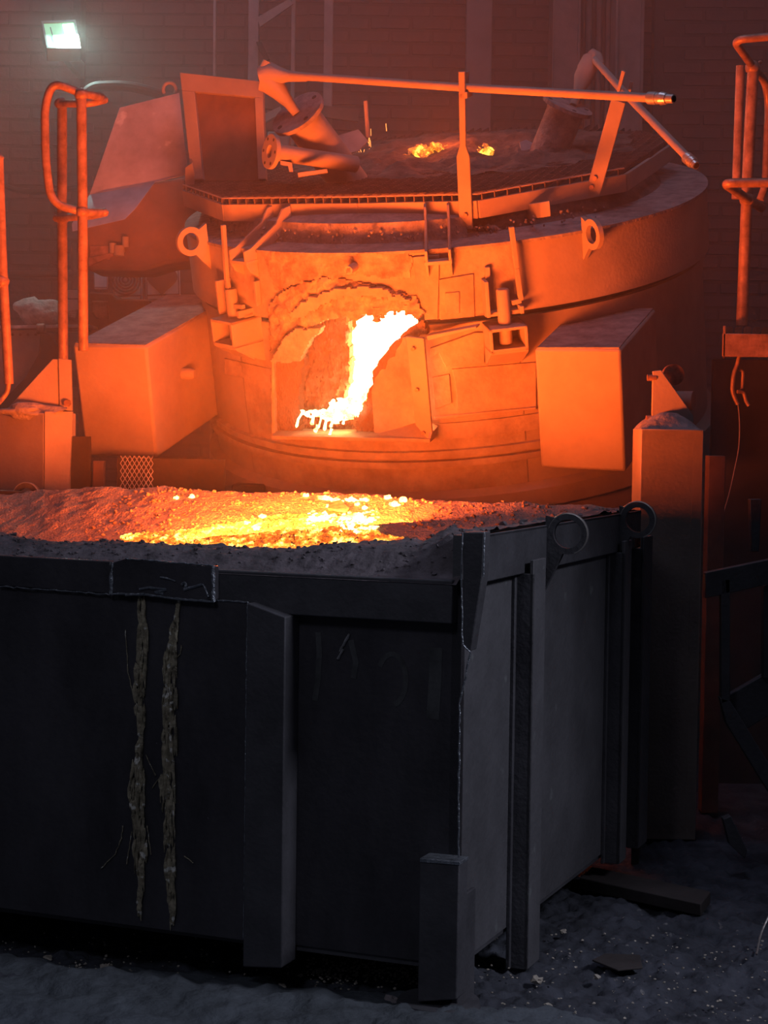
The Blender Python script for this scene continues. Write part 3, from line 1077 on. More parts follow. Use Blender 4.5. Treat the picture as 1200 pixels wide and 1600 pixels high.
b = MB(K)
q = [slag_hit(*p) for p in ((515, 792), (533, 788), (546, 800), (540, 806), (512, 802))]
if all(q):
    b.prism([p + Vector((0, -.004, .02)) for p in q], (0, .01, -.01))
    tag(b.build('slag_plate', M['scale'], bevel=.003), 'flat tan flake of skin lying above the white-hot pour', 'slag')

# frozen drips down the cover sheet
rd = random.Random(3)
def drip(path, widths, name='slag_drip', m='drip', seed=0, cnt=120):
    b = MB(K)
    P = [kf(x, y, .066) for x, y in path]
    L_ = [0]
    for a, c in zip(P, P[1:]): L_.append(L_[-1] + (c - a).length)
    def pos(t):
        s_ = t * L_[-1]
        for k in range(len(P) - 1):
            if s_ <= L_[k + 1] or k == len(P) - 2:
                return P[k].lerp(P[k + 1], (s_ - L_[k]) / (L_[k + 1] - L_[k]))
    for k in range(cnt):
        t = rd.random()
        w_ = lerp_table(widths, t) / F_PX * 5.7
        q = pos(t) + Vector((rd.uniform(-1, 1) * w_, 0, 0))
        r = rd.uniform(.0025, .0065)
        l_ = rd.uniform(.012, .05)
        a = q + Vector((0, 0, l_)); c_ = q + Vector((rd.uniform(-.006, .006), -.002, -l_))
        b.tube([a, a.lerp(c_, .35) + Vector((rd.uniform(-.002, .002), -r * .6, 0)), a.lerp(c_, .7) + Vector((0, -r * .6, 0)), c_], [r * .25, r, r * .8, r * .2], 6, jag=.6)
    sp = [pos(t) for t in np.linspace(0, 1, 60)]
    sp = [p + Vector((NZ(p, 30, seed) * .006, 0, 0)) for p in sp]
    b.tube(sp, [.004 + .003 * NZ(p, 40, seed) for p in sp], 7, jag=.5)
    return b.build(name, M[m], cov, sharp=50)
drip([(222, 935), (225, 1000), (219, 1060), (222, 1150), (214, 1200), (214, 1260), (219, 1300), (219, 1428)], [(0, 5), (.3, 12), (.42, 3), (.5, 6), (.58, 15), (.66, 12), (.72, 9), (.8, 12), (.9, 4), (1, 2)], seed=1, cnt=190)
drip([(280, 943), (270, 1000), (265, 1060), (266, 1130), (264, 1200), (262, 1260), (264, 1330), (272, 1430)], [(0, 4), (.15, 7), (.22, 15), (.4, 12), (.55, 13), (.7, 11), (.85, 9), (1, 5)], seed=2, cnt=200)
welds(cov, [[(192, 1290), (190, 1310), (180, 1335), (158, 1357)], [(288, 1338), (302, 1348)], [(228, 1180), (243, 1212)], [(252, 1210), (238, 1232)],
            [(196, 985), (200, 1050), (208, 1085)], [(206, 1300), (198, 1350)], [(230, 1290), (236, 1335)], [(283, 1008), (282, 1022), (274, 1030)]], .066, .0016, 'splash_strand', 'drip')
# rubbed marks and faded paint on the recessed panel
welds(box_t, [[(530, 1018), (540, 1002), (546, 990)], [(528, 1030), (536, 1015)]], .003, .0045, 'scrape', 'chalk')
def flat_strip(pts, w_, name='faded_mark'):
    P = [kf(x, y, .0015) for x, y in pts]
    b = MB(K)
    i0 = 0
    for k, p in enumerate(P):
        d = (P[min(k + 1, len(P) - 1)] - P[max(k - 1, 0)]).normalized()
        s_ = Vector((d.z, 0, -d.x)) * (w_ / F_PX * 5.8 / 2)
        b.v += [p - s_, p + s_]
    for k in range(len(P) - 1):
        b.f.append((2 * k, 2 * k + 1, 2 * k + 3, 2 * k + 2))
    b.build(name, M['faded'], box_t)
flat_strip([(497, 988), (499, 1020), (497, 1060), (492, 1095)], 9)
flat_strip([(612 + 22 * math.cos(t_), 1062 + 40 * math.sin(t_)) for t_ in np.linspace(-2.6, 1.4, 18)], 8)
flat_strip([(681, 1012), (680, 1060), (676, 1124)], 20)
flat_strip([(548, 1000), (556, 1035), (552, 1060)], 9)

# ------------------------------------------------------------------ tilted arc furnace
az = R(20)
D0 = Vector((-math.sin(az), -math.cos(az), 0))
FZ_ = (D0 * math.tan(R(17)) + Vector((0, 0, 1))).normalized()
FX_ = Vector((math.cos(az), -math.sin(az), 0))
FY_ = FZ_.cross(FX_)
G = Frame(frame(at(694, 310, 9.8), FX_, FY_, FZ_))
fur = thing('arc_furnace', 'big round steel melting furnace tilted forward with an open glowing door', 'furnace', M4=G.M.copy())
RS = 1.345
lamp('furnace_door_light', 'AREA', G.M @ Vector((.0, -1.0, -.62)), 110, (1, .17, .025), .34, aim=G.M @ Vector((-.05, -3, -1.2)))


def gpart(name, m, fn, parent=fur, **kw):
    b = MB(G)
    fn(b)
    return b.build(name, M[m], parent, **kw)


def cyl_az(px, py, r):
    p = G.cyl(px, py, r)
    return math.atan2(p.x, -p.y), p.z


def radial(a, r, z=0):
    return Vector((r * math.sin(a), -r * math.cos(a), z))


hole = [(428, 684), (426, 560), (440, 530), (462, 508), (500, 484), (540, 470), (600, 462), (640, 472), (664, 492), (662, 520), (640, 528), (662, 560), (674, 688)]
zb1 = cyl_az(760, 492, RS)[1]            # bottom of the upper ring
RL = RS - .035                            # lower shell radius


def shell_grid(z0, z1, r0, r1, a0, a1, na, nz, cut, bumpy=0):
    b = MB(G)
    keep = {}
    for j in range(nz + 1):
        for i in range(na + 1):
            a = a0 + (a1 - a0) * i / na
            z = z0 + (z1 - z0) * j / nz
            r = r0 + (r1 - r0) * j / nz
            p = radial(a, r, z)
            if bumpy:
                r += bumpy * (NZ(p, 4) + .5 * NZ(p, 11, 3))
                p = radial(a, r, z)
            b.v.append(p)
    for j in range(nz):
        for i in range(na):
            a = a0 + (a1 - a0) * (i + .5) / na
            z = z0 + (z1 - z0) * (j + .5) / nz
            r = r0 + (r1 - r0) * (j + .5) / nz
            if cut:
                px, py = G.px(radial(a, r, z))
                if inpoly(px + 5 * NZ((px, py, 0), .08), py + 4 * NZ((px, py, 3), .08), cut): continue
            b.f.append((j * (na + 1) + i, j * (na + 1) + i + 1, (j + 1) * (na + 1) + i + 1, (j + 1) * (na + 1) + i))
    return b


A0, A1 = -.62, .55
# upper shell ring: fine in front where the door cuts it, lathe elsewhere
shell_grid(zb1, 0, RS, RS, A0, A1, 190, 48, hole, .004).build('upper_shell', M['shell'], fur, sharp=40, solid=.03, solid_off=-1)
gpart('upper_shell', 'steel', lambda b: b.lathe([(RS, zb1), (RS, 0), (RS - .03, 0), (RS - .03, zb1)], 110, A1, A0 + 2 * math.pi), sharp=40)
gpart('shell_top_flange', 'dust', lambda b: b.lathe([(RS + .006, -.014), (RS + .006, .0), (1.02, .02), (1.02, -.014)], 128), sharp=40)
gpart('seam_gap', 'soot', lambda b: b.lathe([(RL - .05, zb1 - .06), (RL - .05, zb1 + .04), (RL - .09, zb1 + .04), (RL - .09, zb1 - .06)], 96, .19, -.27 + 2 * math.pi), sharp=40)
ZL = -1.45
zt2 = zb1 - .035
shell_grid(ZL, zt2, RL, RL, A0, A1, 190, 150, hole, .004).build('lower_shell', M['shell'], fur, sharp=40, solid=.03, solid_off=-1)
gpart('lower_shell', 'steel', lambda b: b.lathe([(RL, ZL), (RL, zt2), (RL - .03, zt2), (RL - .03, ZL)], 110, A1, A0 + 2 * math.pi), sharp=40)
gpart('bottom_dish', 'soot', lambda b: b.lathe([(RL, ZL), (RL * .8, ZL - .28), (.02, ZL - .42), (.02, ZL - .38), (RL * .78, ZL - .22), (RL - .04, ZL)], 64), sharp=50)
# hoop bands on the lower shell
for (px, py, hgt, out, aa, bb) in ((760, 655, .075, .016, .13, 1.1), (760, 697, .03, .03, -.9, 1.3), (520, 716, .030, .035, -1.3, .6)):
    a_, z_ = cyl_az(px, py, RL)
    gpart('hoop_band', 'shell', lambda b: b.lathe([(RL - .01, z_ - hgt), (RL + out, z_ - hgt), (RL + out, z_), (RL - .01, z_)], 80, aa, bb), sharp=40)
a_, z_ = cyl_az(560, 765, RL)
gpart('hoop_band', 'steel', lambda b: b.lathe([(RL - .01, z_ - .12), (RL + .05, z_ - .12), (RL + .05, z_ - .03), (RL - .01, z_)], 96), sharp=40)
# overlapping wear plates right of the door
def wear(pts, out, th=.02, m='shell', name='wear_plate', rad=RL, bevel=.003, parent=fur):
    n = len(pts)
    dens = []
    for k in range(n):
        p, q = pts[k], pts[(k + 1) % n]
        for s_ in range(4): dens.append((p[0] + (q[0] - p[0]) * s_ / 4, p[1] + (q[1] - p[1]) * s_ / 4))
    P = [G.cyl(x, y, rad + out) for x, y in dens]
    c = sum(P, Vector()) / len(P)
    d = Vector((c.x, c.y, 0)).normalized()
    return gpart(name, m, lambda b: b.prism(P, -d * (th + .02)), parent, bevel=bevel)
wear([(672, 545), (742, 520), (757, 520), (757, 568), (697, 574), (692, 566), (686, 552), (672, 560)], .022)
wear([(675, 590), (702, 585), (706, 630), (679, 640)], .016)
wear([(706, 577), (838, 566), (838, 640), (716, 650), (712, 600)], .012)
wear([(679, 652), (838, 636), (838, 640), (679, 657)], .028)
wear([(350, 560), (427, 578), (427, 600), (350, 585)], .010)
wear([(645, 402), (686, 398), (686, 432), (684, 500), (660, 488), (650, 440)], .014, rad=RS)
wear([(686, 437), (740, 428), (742, 495), (688, 500)], .010, rad=RS)
wear([(695, 458), (718, 456), (718, 490), (697, 492)], .018, rad=RS)
# crusted slag round the door arch
arch_px = [(425, 470), (450, 450), (500, 432), (560, 440), (610, 452), (650, 462), (668, 486), (655, 494), (636, 483), (606, 486), (590, 492), (575, 488), (556, 498), (545, 492), (530, 494), (505, 500), (470, 522), (440, 548), (425, 556)]


def relief(poly_px, y0, step, name, m, fn, parent=fur, thick=.05, heatf=None, fr=G, sharp=60, cyl=None):
    """rough mass whose face lies near the local plane y = y0 (or a cylinder); fn gives how far it stands out"""
    P = [fr.cyl(x, y, cyl) if cyl else fr.Y(x, y, y0) for x, y in poly_px]
    x0, x1 = min(p.x for p in P), max(p.x for p in P)
    z0, z1 = min(p.z for p in P), max(p.z for p in P)
    nx, nz = max(2, int((x1 - x0) / step)), max(2, int((z1 - z0) / step))
    b = MB(fr)
    hv = []
    pl = [(p.x, p.z) for p in P]
    def yy(x): return -math.sqrt(max(.01, cyl * cyl - x * x)) if cyl else y0
    for j in range(nz + 1):
        for i in range(nx + 1):
            x, z = x0 + (x1 - x0) * i / nx, z0 + (z1 - z0) * j / nz
            b.v.append(Vector((x, yy(x) - fn(x, z, i / nx, j / nz), z)))
            hv.append(heatf(*fr.px((x, yy(x), z))) if heatf else 0)
    used = set()
    edge = {}
    for j in range(nz):
        for i in range(nx):
            cx, cz = x0 + (x1 - x0) * (i + .5) / nx, z0 + (z1 - z0) * (j + .5) / nz
            jx, jz = .010 * NZ((cx, cz, 0), 28), .014 * NZ((cx, cz, 5), 28)
            if inpoly(cx + jx, cz + jz, pl):
                f = (j * (nx + 1) + i, j * (nx + 1) + i + 1, (j + 1) * (nx + 1) + i + 1, (j + 1) * (nx + 1) + i)
                b.f.append(f)
                used.update(f)
                for q in range(4):
                    e = (f[q], f[(q + 1) % 4])
                    if (e[1], e[0]) in edge: del edge[(e[1], e[0])]
                    else: edge[e] = 1
    bk = {}
    for (p, q) in list(edge):
        for v in (p, q):
            if v not in bk:
                bk[v] = len(b.v)
                b.v.append(b.v[v] + Vector((0, thick, 0)))
                hv.append(hv[v])
                used.add(bk[v])
        b.f.append((q, p, bk[p], bk[q]))
    ids = sorted(used)
    mp = {k: n for n, k in enumerate(ids)}
    b.v = [b.v[i] for i in ids]
    b.f = [tuple(mp[i] for i in f) for f in b.f]
    if heatf: b.att = {'heat': [hv[i] for i in ids]}
    return b.build(name, M[m], parent, sharp=sharp)


YD = -(RS + .02)
def n3(x, z, s, o=0): return NZ((x, z, 0), s, o)
relief(arch_px, YD, .008, 'arch_crust', 'scale', cyl=RS, fn=lambda x, z, u, v: .012 + .020 * n3(x, z, 8) + .020 * n3(x, z, 24, 3) + .012 * n3(x, z, 60, 7) + .02 * math.sin(v * 3.14), thick=.07)
# grey lip above the arch
relief([(452, 490), (490, 462), (540, 446), (600, 448), (650, 470), (600, 462), (540, 460), (500, 478), (470, 496)], 0, .008, 'arch_lip', 'shell', cyl=RS + .01, fn=lambda x, z, u, v: .035 + .010 * n3(x, z, 12), thick=.05)
relief([(408, 391), (636, 393), (646, 404), (640, 436), (560, 428), (470, 440), (430, 455), (420, 420)], 0, .006, 'spatter_skin', 'scale', cyl=RS, fn=lambda x, z, u, v: .006 + .008 * n3(x, z, 9) + .007 * n3(x, z, 26, 2) + (.0), thick=.012)
# hanging icicles of slag in the arch
b = MB(G)
for px, py, ln, w_ in ((543, 490, 14, 2.0), (553, 488, 24, 2.6), (588, 486, 18, 4.5), (597, 486, 12, 3), (601, 484, 9, 2), (616, 482, 11, 2), (634, 484, 9, 2.2), (645, 488, 5, 2), (572, 486, 5, 2)):
    a, c = G.Y(px, py - 8, YD + .03), G.Y(px + 1, py + ln, YD + .03)
    w_ *= .0040
    b.tube([a, a.lerp(c, .4), a.lerp(c, .75), a.lerp(c, .92), c], [w_ * 1.8, w_ * 1.1, w_ * .8, w_ * 1.1, w_ * .3], 8, jag=.5)
b.build('slag_icicle', M['scale'], fur)

# refractory left of the fire: cheek, rough block, jamb
def heat_block(px, py):
    e = lerp_table([(480, 537), (560, 541), (600, 539), (625, 532), (650, 540), (685, 560)], py)
    h = 1.02 - (e - px) / 30
    low = 0
    if py > 625: low = max(0, .35 - abs(py - 655) / 90) * (1 if px < 585 else 0)
    base = .53 if px > 478 else .36
    return max(base + .06, min(1.05, h)) * (.96) + low * .4
relief([(426, 684), (426, 560), (440, 556), (470, 556), (478, 540), (486, 500), (496, 480), (534, 478), (539, 510), (541, 560), (540, 600), (534, 622), (532, 640), (560, 650), (572, 684)], -(RL - .06), .0065, 'burnt_refractory', 'hotblock',
       lambda x, z, u, v: -.10 * max(0, u - .55) - .02 + .028 * n3(x, z, 14) + .038 * n3(x * 1.8, z * .5, 40, 3) + .022 * n3(x * 1.4, z * .6, 85, 7), thick=.06, heatf=heat_block)
relief([(426, 562), (445, 527), (466, 512), (505, 512), (492, 524), (478, 545), (470, 562), (452, 566)], YD + .0, .008, 'door_cheek', 'dust', lambda x, z, u, v: .02 + .012 * n3(x, z, 9), thick=.06)
relief([(426, 684), (426, 566), (476, 560), (470, 600), (466, 650), (474, 684)], -(RL - .0), .008, 'cheek_brick', 'hotblock', lambda x, z, u, v: .01 + .018 * n3(x, z, 12, 5) + .01 * n3(x, z, 40, 2), thick=.06, heatf=lambda x, y: .44 + .26 * max(0, (y - 610) / 70))
# right jamb: crust towards the fire, smooth cheek plate, bolted angle
relief([(549, 684), (562, 648), (582, 600), (583, 580), (600, 556), (620, 530), (640, 512), (662, 500), (668, 520), (640, 532), (622, 548), (604, 590), (596, 640), (590, 684)], -(RL - .005), .0065, 'jamb_crust', 'hotblock',
       lambda x, z, u, v: .01 + .02 * n3(x, z, 14, 4) + .012 * n3(x, z, 40, 1), thick=.04, heatf=lambda x, y: .42 + max(0, .35 - abs((x - 560) * .8 + (y - 640) * .55) / 60) * .4)
def slab(name, m, pts, depth=.03, bevel=.003, parent=fur):
    P = [G.Y(x, y, d) for x, y, d in pts]
    return gpart(name, m, lambda b: b.prism(P, (0, depth, 0)), parent, bevel=bevel)
YF = -(RL + .09)
slab('jamb_plate', 'shell', [(585, 682, YF + .06), (580, 612, YF + .06), (592, 570, YF + .10), (626, 527, YF + .11), (640, 527, YF), (652, 660, YF - .01)], .035)
ang = slab('jamb_angle', 'steel', [(634, 526, YF - .012), (662, 529, YF - .012), (675, 678, YF - .02), (669, 687, YF - .02), (649, 664, YF - .012)], .02)
for px, py in ((646, 545), (652, 609), (662, 676)):
    p = G.Y(px, py, YF - .022)
    gpart('bolt', 'pipe', lambda b: b.tube([p, p + Vector((0, -.012, 0))], .010, 6), ang)
slab('sill_plate', 'steel', [(424, 684, YF - .0), (426, 678, YF + .03), (578, 682, YF + .03), (650, 662, YF - .0), (675, 676, YF - .022), (672, 689, YF - .022)], .10)
slab('sill_edge', 'shell', [(424, 681, YF - .012), (672, 686, YF - .03), (672, 692, YF - .03), (424, 687, YF - .012)], .10)
slab('jamb_gusset', 'steel', [(666, 525, YF + .02), (744, 510, YF + .05), (744, 514, YF + .05), (668, 532, YF + .02)], .06)
slab('left_jamb_edge', 'shell', [(424, 560, YF + .06), (428, 560, YF + .06), (430, 684, YF + .05), (424, 684, YF + .05)], .08)

# the fire inside and the molten tongue over the sill
gpart('molten_bath', 'bath', lambda b: b.prism([G.Y(x, y, -.92) for x, y in ((470, 440), (700, 440), (700, 700), (470, 700))], (0, .02, 0)))
gpart('hearth_lining', 'brown', lambda b: b.lathe([(.95, ZL + .2), (.95, -.1), (1.0, -.1), (1.0, ZL + .2)], 48, .5, 2 * math.pi - .5), sharp=40)
tg = MB(G)
rt = random.Random(5)
yt = -(RL + .00)
def T(x, y, d=0): return G.Y(x, y, yt - d)
for k in range(230):
    px = rt.triangular(466, 566, 540)
    lo = lerp_table([(466, 645), (500, 642), (530, 640), (566, 636)], px)
    hi = lerp_table([(466, 650), (500, 652), (520, 660), (548, 654), (562, 640)], px)
    top = lerp_table([(466, 642), (515, 640), (520, 625), (560, 622)], px)
    py = rt.uniform(top, hi)
    p = T(px, py, .02)
    r = rt.uniform(.007, .017) * (1 if px > 515 else .6)
    tg.blob(p, (r * 1.3, r, r * .8), k, 1, .5)
for pts, w_ in (([(473, 644), (466, 655), (463, 668)], 1.7), ([(490, 645), (489, 655), (487, 664)], 2.3), ([(503, 648), (500, 660), (497, 670)], 1.4), ([(511, 650), (509, 660), (507, 673)], 2.0),
                ([(520, 648), (519, 660), (516, 668)], 1.8), ([(538, 650), (537, 658), (536, 663)], 1.6), ([(518, 670), (516, 676), (515, 681)], 1.8), ([(497, 664), (494, 672), (492, 673)], 2.4)):
    P = [T(x, y, .05 + .01 * i) for i, (x, y) in enumerate(pts)]
    w_ *= .0031
    tg.tube([P[0], P[0].lerp(P[1], .5), P[1], P[2] + (P[1] - P[2]) * .2, P[2]], [w_ * 1.3, w_ * .9, w_, w_ * 1.4, w_ * .5], 8, jag=.3)
o = tg.build('molten_tongue', M['tongue'], None)
tag(o, 'white-hot slag running over the furnace sill in short drips', 'slag', kind='stuff')
b = MB(G)
b.prism([G.Y(x, y, -RL + .10) for x, y in ((520, 648), (520, 630), (562, 624), (575, 600), (566, 640), (560, 652))], (0, .05, 0))
o = b.build('molten_stream', M['tongue'], None)
tag(o, 'white-hot slag welling up between the two door jambs', 'slag', kind='stuff')

# ---- roof deck
ZD = .17
deck_px = [(288, 297), (350, 319), (560, 317), (746, 313), (976, 272)]
dk = [G.Z(x, y, ZD) for x, y in deck_px]
back = [G.Z(1052, 222, ZD), Vector((.62, 1.05, ZD)), Vector((-.3, 1.15, ZD)), Vector((-.95, .75, ZD)), G.Z(300, 262, ZD)]
deck = [Vector((p.x, p.y, ZD)) for p in dk + back]
beam_h = [.085, .085, .085, .085, .09]
for k in range(len(deck)):
    a, c = deck[k], deck[(k + 1) % len(deck)]
    d = (c - a).normalized()
    n_ = Vector((d.y, -d.x, 0))
    if n_.dot((a + c) / 2) < 0: n_ = -n_
    h = .082
    gpart('deck_beam', 'steel', lambda b: b.prism([a + n_ * .012, c + n_ * .012, c + n_ * .012 - Vector((0, 0, h)), a + n_ * .012 - Vector((0, 0, h))], -n_ * .02), bevel=.002)
dpoly = [(p.x, p.y) for p in deck]


def clip(axis, val):
    """span of the deck outline along a line x = val or y = val"""
    hits = []
    for (ax, ay), (bx, by) in zip(dpoly, dpoly[1:] + dpoly[:1]):
        if axis == 'x':
            if (ax > val) != (bx > val): hits.append(ay + (by - ay) * (val - ax) / (bx - ax))
        else:
            if (ay > val) != (by > val): hits.append(ax + (bx - ax) * (val - ay) / (by - ay))
    return (min(hits), max(hits)) if len(hits) >= 2 else None


x = min(p[0] for p in dpoly) + .02
while x < max(p[0] for p in dpoly):
    s_ = clip('x', x)
    if s_ and s_[1] - s_[0] > .05:
        gpart('grating_bar', 'grate', lambda b: b.box((x, s_[0] - .012, ZD + .002), (x + .005, s_[1], ZD + .030)))
    x += .0465
y = min(p[1] for p in dpoly) + .004
k = 0
while y < .75 and k < 70:
    s_ = clip('y', y)
    if s_ and s_[1] - s_[0] > .05:
        gpart('cross_rod', 'grate', lambda b: b.box((s_[0], y, ZD + .024), (s_[1], y + .006, ZD + .032)))
    y += .032 if k < 40 else .05
    k += 1
# front rim bar of the grating
for k in (1, 2, 0, 3):
    a, c = deck[k], deck[k + 1]
    gpart('grating_rim', 'steel', lambda b: b.tube([a + Vector((0, -.008, .030)), c + Vector((0, -.008, .030))], .004, 6))
gpart('roof_plate', 'soot', lambda b: b.prism([Vector((p.x * .97, p.y * .97, ZD - .01)) for p in deck], (0, 0, -.012)))
# hidden roof ring under the deck, dusty, with rubble stuffed below the deck edge
gpart('roof_ring', 'dust', lambda b: b.lathe([(1.20, .0), (1.17, .10), (1.0, .13), (1.0, 0)], 60, -1.4, .40), sharp=40)
gpart('roof_cone', 'darkdust', lambda b: b.lathe([(1.13, .0), (.97, .15), (.93, .15), (.93, 0)], 96), sharp=40)
b = MB(G)
rr_ = random.Random(8)
for k in range(120):
    a = rr_.uniform(-1.2, 1.0)
    r = rr_.uniform(.003, .009)
    b.blob(radial(a, 1.21 + rr_.uniform(-.01, .02), .03 + rr_.uniform(-.01, .045)), r, k, 1, .6)
for k in range(60):
    q = G.Z(rr_.uniform(738, 782), rr_.uniform(338, 358), .03)
    r = rr_.uniform(.008, .018)
    b.blob(q, r, k, 1, .6)
o = b.build('packed_rubble', M['dust'], fur); o['kind'] = 'stuff'
# dust drifted over the deck and the crusted mound round the electrodes
md = MB(G)
n_ = 130
hv = []
for j in range(n_ + 1):
    for i in range(n_ + 1):
        x, y = -1.0 + 2.0 * i / n_, -.72 + 1.75 * j / n_
        r = math.hypot((x - .05) / .82, (y - .2) / .70)
        z = ZD + .030 + .055 * ss(1.15 - r) + (.030 * NZ((x, y, 0), 5) + .022 * NZ((x, y, 0), 13, 4) + .012 * NZ((x, y, 0), 32, 1)) * ss((1.25 - r) * 2.5)
        md.v.append(Vector((x, y, z if r < 1.2 else z - .03)))
for j in range(n_):
    for i in range(n_):
        cx, cy = -1.0 + 2.0 * (i + .5) / n_, -.72 + 1.75 * (j + .5) / n_
        r = math.hypot((cx - .05) / .82, (cy - .2) / .70)
        if r < 1.12 + .1 * NZ((cx, cy, 0), 6) and inpoly(cx, cy, dpoly):
            md.f.append((j * (n_ + 1) + i, j * (n_ + 1) + i + 1, (j + 1) * (n_ + 1) + i + 1, (j + 1) * (n_ + 1) + i))
o = md.build('dust_mound', M['darkdust'], fur, sharp=70); o['kind'] = 'stuff'
# glowing crust at the electrode gap
b = MB(G)
for k in range(150):
    px = rr_.choice((rr_.gauss(667, 17), rr_.gauss(680, 16), rr_.gauss(752, 10)))
    py = rr_.gauss(242, 6) if px < 710 else rr_.gauss(246, 5)
    q = G.Y(px, py, rr_.uniform(-.05, .15))
    b.blob(q, rr_.uniform(.010, .026), k, 2, .9)
o = b.build('glowing_crust', M['roofglow'], fur, sharp=20); o['kind'] = 'stuff'
b = MB(G)
for k in range(60):
    px = rr_.uniform(545, 580); py = 262 - (580 - px) * .1 - rr_.random() ** 1.6 * 50
    q = G.Y(px, py, .25)
    l_ = rr_.uniform(.01, .04)
    b.tube([q, q + Vector((rr_.uniform(-.006, .006), 0, l_))], .0016, 4)
o = b.build('sparks', M['spark'], None)
tag(o, 'spray of tiny orange sparks rising right of the left flanged pipe', 'sparks', kind='stuff')
b = MB(G)
for x0, y0 in ((604, 205), (561, 240), (566, 222)):
    q = G.Y(x0, y0, .2); b.tube([q, q + Vector((0, 0, .04))], .002, 4)
o = b.build('sparks', M['spark'], None)
tag(o, 'few single sparks flying above the roof crust', 'sparks', kind='stuff')

# ---- hinge brackets between deck and shell
def hinge(ax_px, ay_px, sc_=1.0):
    a, z = cyl_az(ax_px, ay_px, RS)
    R_ = lambda s_, r, zz: radial(a, r, zz) + Vector((math.cos(a), math.sin(a), 0)) * s_
    seat = gpart('hinge_seat', 'steel', lambda b: b.prism([R_(-.062, RS + .07, -.045), R_(.062, RS + .07, -.045), R_(.062, RS - .02, -.045), R_(-.062, RS - .02, -.045)], (0, 0, -.016)), bevel=.002)
    rd = 9
    for (ax, ay), (bx, by) in zip(dpoly, dpoly[1:] + dpoly[:1]):
        dx, dy = math.sin(a), -math.cos(a)
        den = dx * (by - ay) - dy * (bx - ax)
        if abs(den) > 1e-9:
            t_ = (ax * (by - ay) - ay * (bx - ax)) / den
            u_ = (ax * dy - ay * dx) / den
            if t_ > 0 and -.001 <= u_ <= 1.001: rd = min(rd, t_)
    rd += .008
    for s_ in (-.058, .048):
        prof = [(rd, ZD - .004), (rd, ZD - .085), (RS - .05, -.025), (RS - .02, -.045), (RS + .072, -.045), (RS + .072, .004), (RS + .035, .010), (rd + .10, ZD - .075), (rd + .05, ZD - .012)]
        pts = [R_(s_, r, zz) for r, zz in prof]
        tv = Vector((math.cos(a), math.sin(a), 0)) * .012
        gpart('hinge_arm', 'steel', lambda b: b.prism(pts, tv), bevel=.002)
        g_ = [R_(s_, RS + .07, -.06), R_(s_, RS, -.06), R_(s_, RS, -.13), R_(s_, RS + .05, -.10)]
        gpart('hinge_gusset', 'steel', lambda b: b.prism(g_, tv), seat, bevel=.002)
hinge(387, 385)
hinge(684, 388)
# radial lifting eyes
def eye(px, py, cpx, cpy, ro_px, zr=.115):
    a, z = cyl_az(px, py, RS)
    n_ = Vector((math.cos(a), math.sin(a), 0))
    d = G.ray(cpx, cpy)
    P0 = radial(a, RS, z)
    c = G.eye + d * ((P0 - G.eye).dot(n_) / d.dot(n_))
    ro = ro_px / F_PX * 9.4
    gpart('lifting_eye', 'steel', lambda b: b.lug(c, n_, ro, ro * .60, (P0 + Vector((0, 0, zr)), P0 - Vector((0, 0, zr))), .024, 36))
eye(325, 385, 297, 377, 22)
eye(913, 372, 927, 366, 22, .10)

# ---- clamp posts with square boxes
def clamp(px0, py0, px1, py1, bpx0, bpx1, bpy0, bpy1, pinx, piny0, piny1, az_override=None):
    cx = (bpx0 + bpx1) / 2
    a, z1 = cyl_az(pinx, bpy0 - 4, RL + .09)
    n_ = radial(a, 1)
    tv = Vector((math.cos(a), math.sin(a), 0))
    zt = cyl_az(pinx, bpy0, RL + .17)[1]
    zb = cyl_az(pinx, bpy1, RL + .17)[1]
    W_, O_, T_ = .088, .17, .014
    def Q(s_, r, zz): return n_ * r + tv * s_ + Vector((0, 0, zz))
    def bx(bb, s0, s1, r0, r1, z0, z1_):
        bb.prism([Q(s0, r0, z0), Q(s1, r0, z0), Q(s1, r1, z0), Q(s0, r1, z0)], (0, 0, z1_ - z0))
    bo = gpart('clamp_box', 'steel', lambda b: (bx(b, -W_, W_, RL - .01, RL + O_, zt - T_, zt), bx(b, -W_, W_, RL - .01, RL + O_, zb, zb + T_),
                                             bx(b, -W_, -W_ + T_, RL - .01, RL + O_, zb, zt), bx(b, W_ - T_, W_, RL - .01, RL + O_, zb, zt)), bevel=.003)
    gz = zb - .07
    for s_ in (-W_, W_ - T_):
        pts = [Q(s_, RL + O_, zb), Q(s_, RL - .01, zb), Q(s_, RL - .01, gz - .03), Q(s_, RL + .06, gz)]
        gpart('clamp_gusset', 'steel', lambda b: b.prism(pts, tv * T_), bo, bevel=.002)
    pts = [Q(-W_, RL + O_ - .012, zb), Q(W_, RL + O_ - .012, zb), Q(W_ - .01, RL + .05, gz), Q(-W_ + .01, RL + .05, gz)]
    gpart('clamp_shelf', 'steel', lambda b: b.prism(pts, (0, 0, -.012)), bo)
    zp0 = cyl_az(pinx, piny0, RL + .09)[1]
    zp1 = zb + .02
    gpart('clamp_pin', 'steel', lambda b: b.tube([Q(0, RL + .09, zp1), Q(0, RL + .09, zp0 - .006), Q(0, RL + .09, zp0)], [.030, .030, .026], 24))
    # forked lugs on the upper shell either side of the pin
    for s_ in (-.085, .07):
        gpart('clamp_lug', 'steel', lambda b: bx(b, s_, s_ + .018, RS - .01, RS + .085, zb1 + .005, zb1 + .17) if s_ < 0 else bx(b, s_, s_ + .018, RS - .01, RS + .085, zb1 + .005, zb1 + .04), bevel=.003)
    gpart('clamp_yoke', 'steel', lambda b: bx(b, -.085, .088, RS - .0, RS + .05, zb1 + .0, zb1 + .02), bevel=.003)
    return a
clamp(345, 352, 372, 480, 350, 376, 505, 545, 366, 452, 500)
